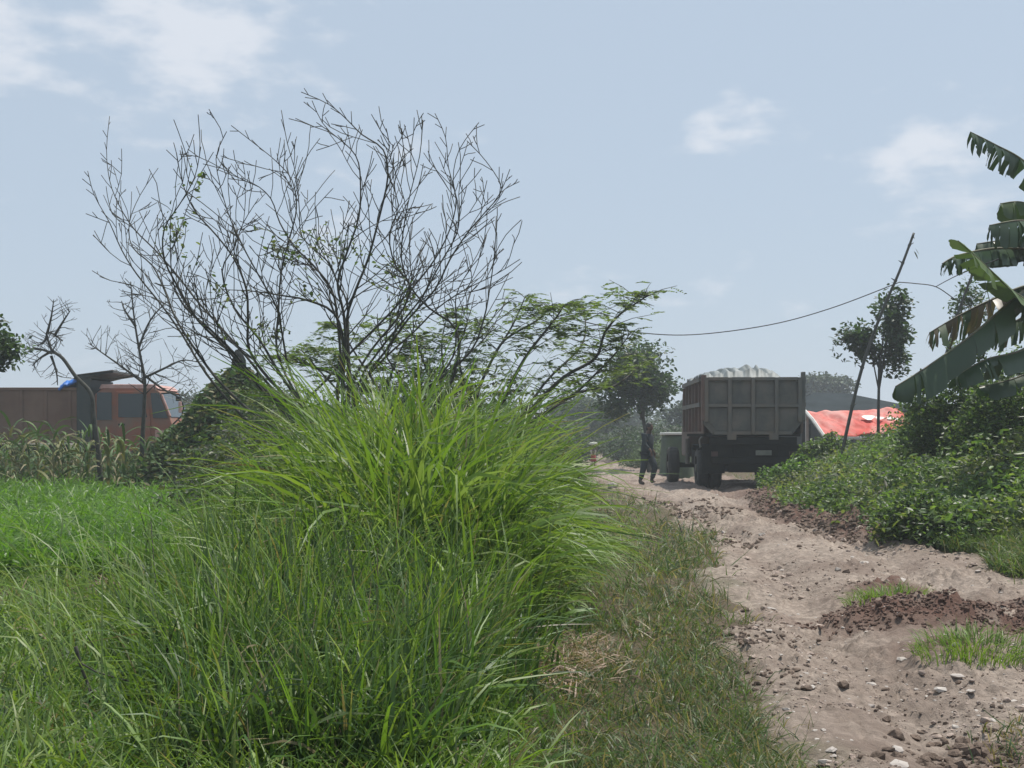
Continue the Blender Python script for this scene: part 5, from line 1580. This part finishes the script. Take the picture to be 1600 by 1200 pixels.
hd.build('head', M['skin'], pr, smooth=True)
ey = MB()
for s_ in (-1, 1): ball(ey, (.168, s_ * .032, 1.625), .012, .013, .010, 8, 6)
ey.build('eyes', M['hair'], pr, smooth=True)
mt_ = MB(); ball(mt_, (.165, 0, 1.56), .015, .026, .008, 8, 6); mt_.build('mouth', M['red_cloth'], pr, smooth=True)
hr = MB(); ball(hr, (.065, 0, 1.65), .105, .088, .105, 18, 12); ball(hr, (.03, 0, 1.585), .075, .08, .085, 14, 9); hr.build('hair', M['hair'], pr, smooth=True)
skinned('shirt', [[(0, 0, .76, .175), (0, 0, .95, .18), (.01, 0, 1.12, .185), (chest[0], 0, 1.28, .195), (.035, 0, 1.42, .085)],
    [(chest[0], 0, 1.28, .195), (.02, .19, 1.38, .08), (-.05, .24, 1.12, .06), (.07, .232, .955, .045)], [(chest[0], 0, 1.28, .195), (.02, -.19, 1.38, .08), (.07, -.25, 1.12, .06), (.21, -.225, 1.0, .045)]], M['shirt_dark'], pr)
skinned('trousers', [[(0, 0, .93, .14), (0, .09, .84, .125), (.20, .10, .52, .10), (.105, .10, .15, .065)], [(0, 0, .93, .14), (0, -.09, .84, .125), (-.05, -.10, .49, .10), (-.155, -.10, .13, .065)]], M['trouser_dark'], pr)
for (a, b) in ((ankL, toeL), (ankR, toeR)):
    skinned('boot', [[(a[0], a[1], a[2] + .08, .055), (a[0] - .01, a[1], a[2] - .04, .052), (a[0] + .08, a[1], b[2] + .0, .045), (b[0], b[1], b[2], .042)]], M['shoe'], pr)

# child farther along the track
CY = 57.0
cxx = (927 - 800) / F * CY
cz = float(surf_z(cxx, CY))
ch_ = empty('person', (cxx, CY, cz), math.radians(180)); ch_.scale = (.62, .62, .62)
tag(ch_, 'small child in a red skirt carrying a pale bundle overhead down the track', 'person')
hz0 = 1.42
skinned('body', [[(0, 0, .78, .12), (0, 0, 1.08, .13), (0, 0, 1.24, .05), (0, 0, 1.34, .07)],
    [(0, 0, 1.08, .13), (.17, 0, 1.15, .05), (.27, .02, 1.33, .04), (.17, .02, 1.52, .035), (.15, .02, 1.60, .02)], [(0, 0, 1.08, .13), (-.17, 0, 1.15, .05), (-.27, .02, 1.33, .04), (-.17, .02, 1.52, .035), (-.15, .02, 1.60, .02)],
    [(0, 0, .78, .12), (.08, 0, .72, .08), (.09, .06, .4, .055), (.09, 0, .06, .04), (.09, .12, .03, .03)], [(0, 0, .78, .12), (-.08, 0, .72, .08), (-.09, -.06, .4, .055), (-.09, -.1, .06, .04), (-.09, .02, .03, .03)]], M['skin'], ch_)
hd = MB(); ball(hd, (0, .01, hz0), .085, .10, .12); ball(hd, (0, .11, hz0 - .01), .015, .015, .02, 8, 6); hd.build('head', M['skin'], ch_, smooth=True)
hr = MB(); ball(hr, (0, -.015, hz0 + .03), .095, .10, .11); hr.build('hair', M['hair'], ch_, smooth=True)
skinned('top', [[(0, 0, .82, .145), (0, 0, 1.08, .155), (0, 0, 1.2, .07)], [(0, 0, 1.08, .155), (.16, 0, 1.15, .07), (.22, .01, 1.24, .06)], [(0, 0, 1.08, .155), (-.16, 0, 1.15, .07), (-.22, .01, 1.24, .06)]], M['pale_cloth'], ch_)
sk = MB(); sk.cyl((0, 0), .24, .42, .88, 'z', 18, r2=.15); sk.build('skirt', M['red_cloth'], ch_, smooth=True)
bd = MB(); ball(bd, (0, 0, 0), .21, .16, .085, 18, 10)
bd = bd.build('bundle', M['sack'], smooth=True); bd.location = (cxx, CY, cz + 1.60 * .62 + .04)
m_ = bd.modifiers.new('rough', 'DISPLACE'); m_.texture = tx; m_.strength = .05
tag(bd, 'pale cloth bundle balanced on the head of the child', 'bundle')

# ------------------------------------------------------------------ small details
def dead_branch(label, path, Yd, rad, seed):
    global r, twigs, rl, spots
    r = np.random.default_rng(seed)
    pts = smooth_path([P(a, b, Yd) for a, b in path], 3); rl = pts[0].copy(); twigs = MB(); spots = []
    n = len(pts)
    twigs.tube([p - rl for p in pts], [rad * (1 - .6 * i / n) for i in range(n)], 6)
    for i in range(2, n - 1, 2):
        twig(pts[i], (pts[i + 1] - pts[i]).normalized() + Vector(r.normal(0, .7, 3)), r.uniform(.1, .3), rad * .5, 1, 99)
    o = twigs.build('dead_branch', M['bark'], smooth=True); o.location = rl
    tag(o, label, 'dead branch')
dead_branch('crooked dark dead branch lying in the low grass of the field', [(118, 1010), (130, 1050), (150, 1088), (185, 1098), (225, 1130)], 5.9, .010, 601)
dead_branch('dark dead twigs lying among the bases of the long grass', [(345, 1150), (400, 1138), (450, 1145), (530, 1140), (560, 1122)], 5.5, .007, 602)
for i, (px, y0_, y1_, Yd, lab) in enumerate([(845, 800, 622, 18, 'thin bare stick standing beside the bright edge grass'), (1063, 850, 812, 17, 'short stick poking up at the edge of the track'), (372, 900, 735, 10.5, 'dark thin stalk standing in the grass in front of the bare shrub'), (240, 1000, 815, 8.2, 'dark slender stalk rising from the field grass')]):
    pts = [P(px, y0_, Yd), P(px + 2, (y0_ + y1_) / 2, Yd + .05), P(px - 4, y1_, Yd)]
    o = MB().tube([p - pts[0] for p in pts], [.011, .009, .005] if Yd > 12 else [.008, .006, .003], 5).build('stick', M['bark'], smooth=True); o.location = pts[0]
    tag(o, lab, 'stick')
r = np.random.default_rng(701)
x, y = scatter_screen(2200, 9.3, 13, 120, 270, 702)
k = ((800 + x / y * F - 190) / 70) ** 2 + ((680 + 2700 / y - 905) / 45) ** 2 < 1
x, y = x[k], y[k]; n = len(x)
o = blades('dry_litter', np.stack([x, y, ground_z(x, y) + .02], -1), r.uniform(.1, .3, n), r.uniform(0, 6.28, n), r.uniform(.8, 1.5, n), r.uniform(1.2, 1.8, n), r.uniform(.006, .014, n), 3, pick([(.28, .2, .16), (.20, .14, .11)], n, r), M['dull_leaf'], seed=70)
tag(o, 'pinkish brown dead stems on a bare patch in the field', 'litter', None, 'stuff')

# ------------------------------------------------------------------ haze
hb = MB().box(-760, 760, -760, 760, -3, 14).build('haze', None)
hm = bpy.data.materials.new('haze_air'); hm.use_nodes = True
nt = hm.node_tree
for n_ in list(nt.nodes): nt.nodes.remove(n_)
ou = nt.nodes.new('ShaderNodeOutputMaterial'); pv = nt.nodes.new('ShaderNodeVolumePrincipled')
pv.inputs['Color'].default_value = (.86, .93, 1.0, 1)
pv.inputs['Density'].default_value = .0016
pv.inputs['Anisotropy'].default_value = .2
nt.links.new(pv.outputs[0], ou.inputs['Volume'])
hb.data.materials.append(hm)
tag(hb, 'thin pale humid haze over the fields', None, None, 'stuff')
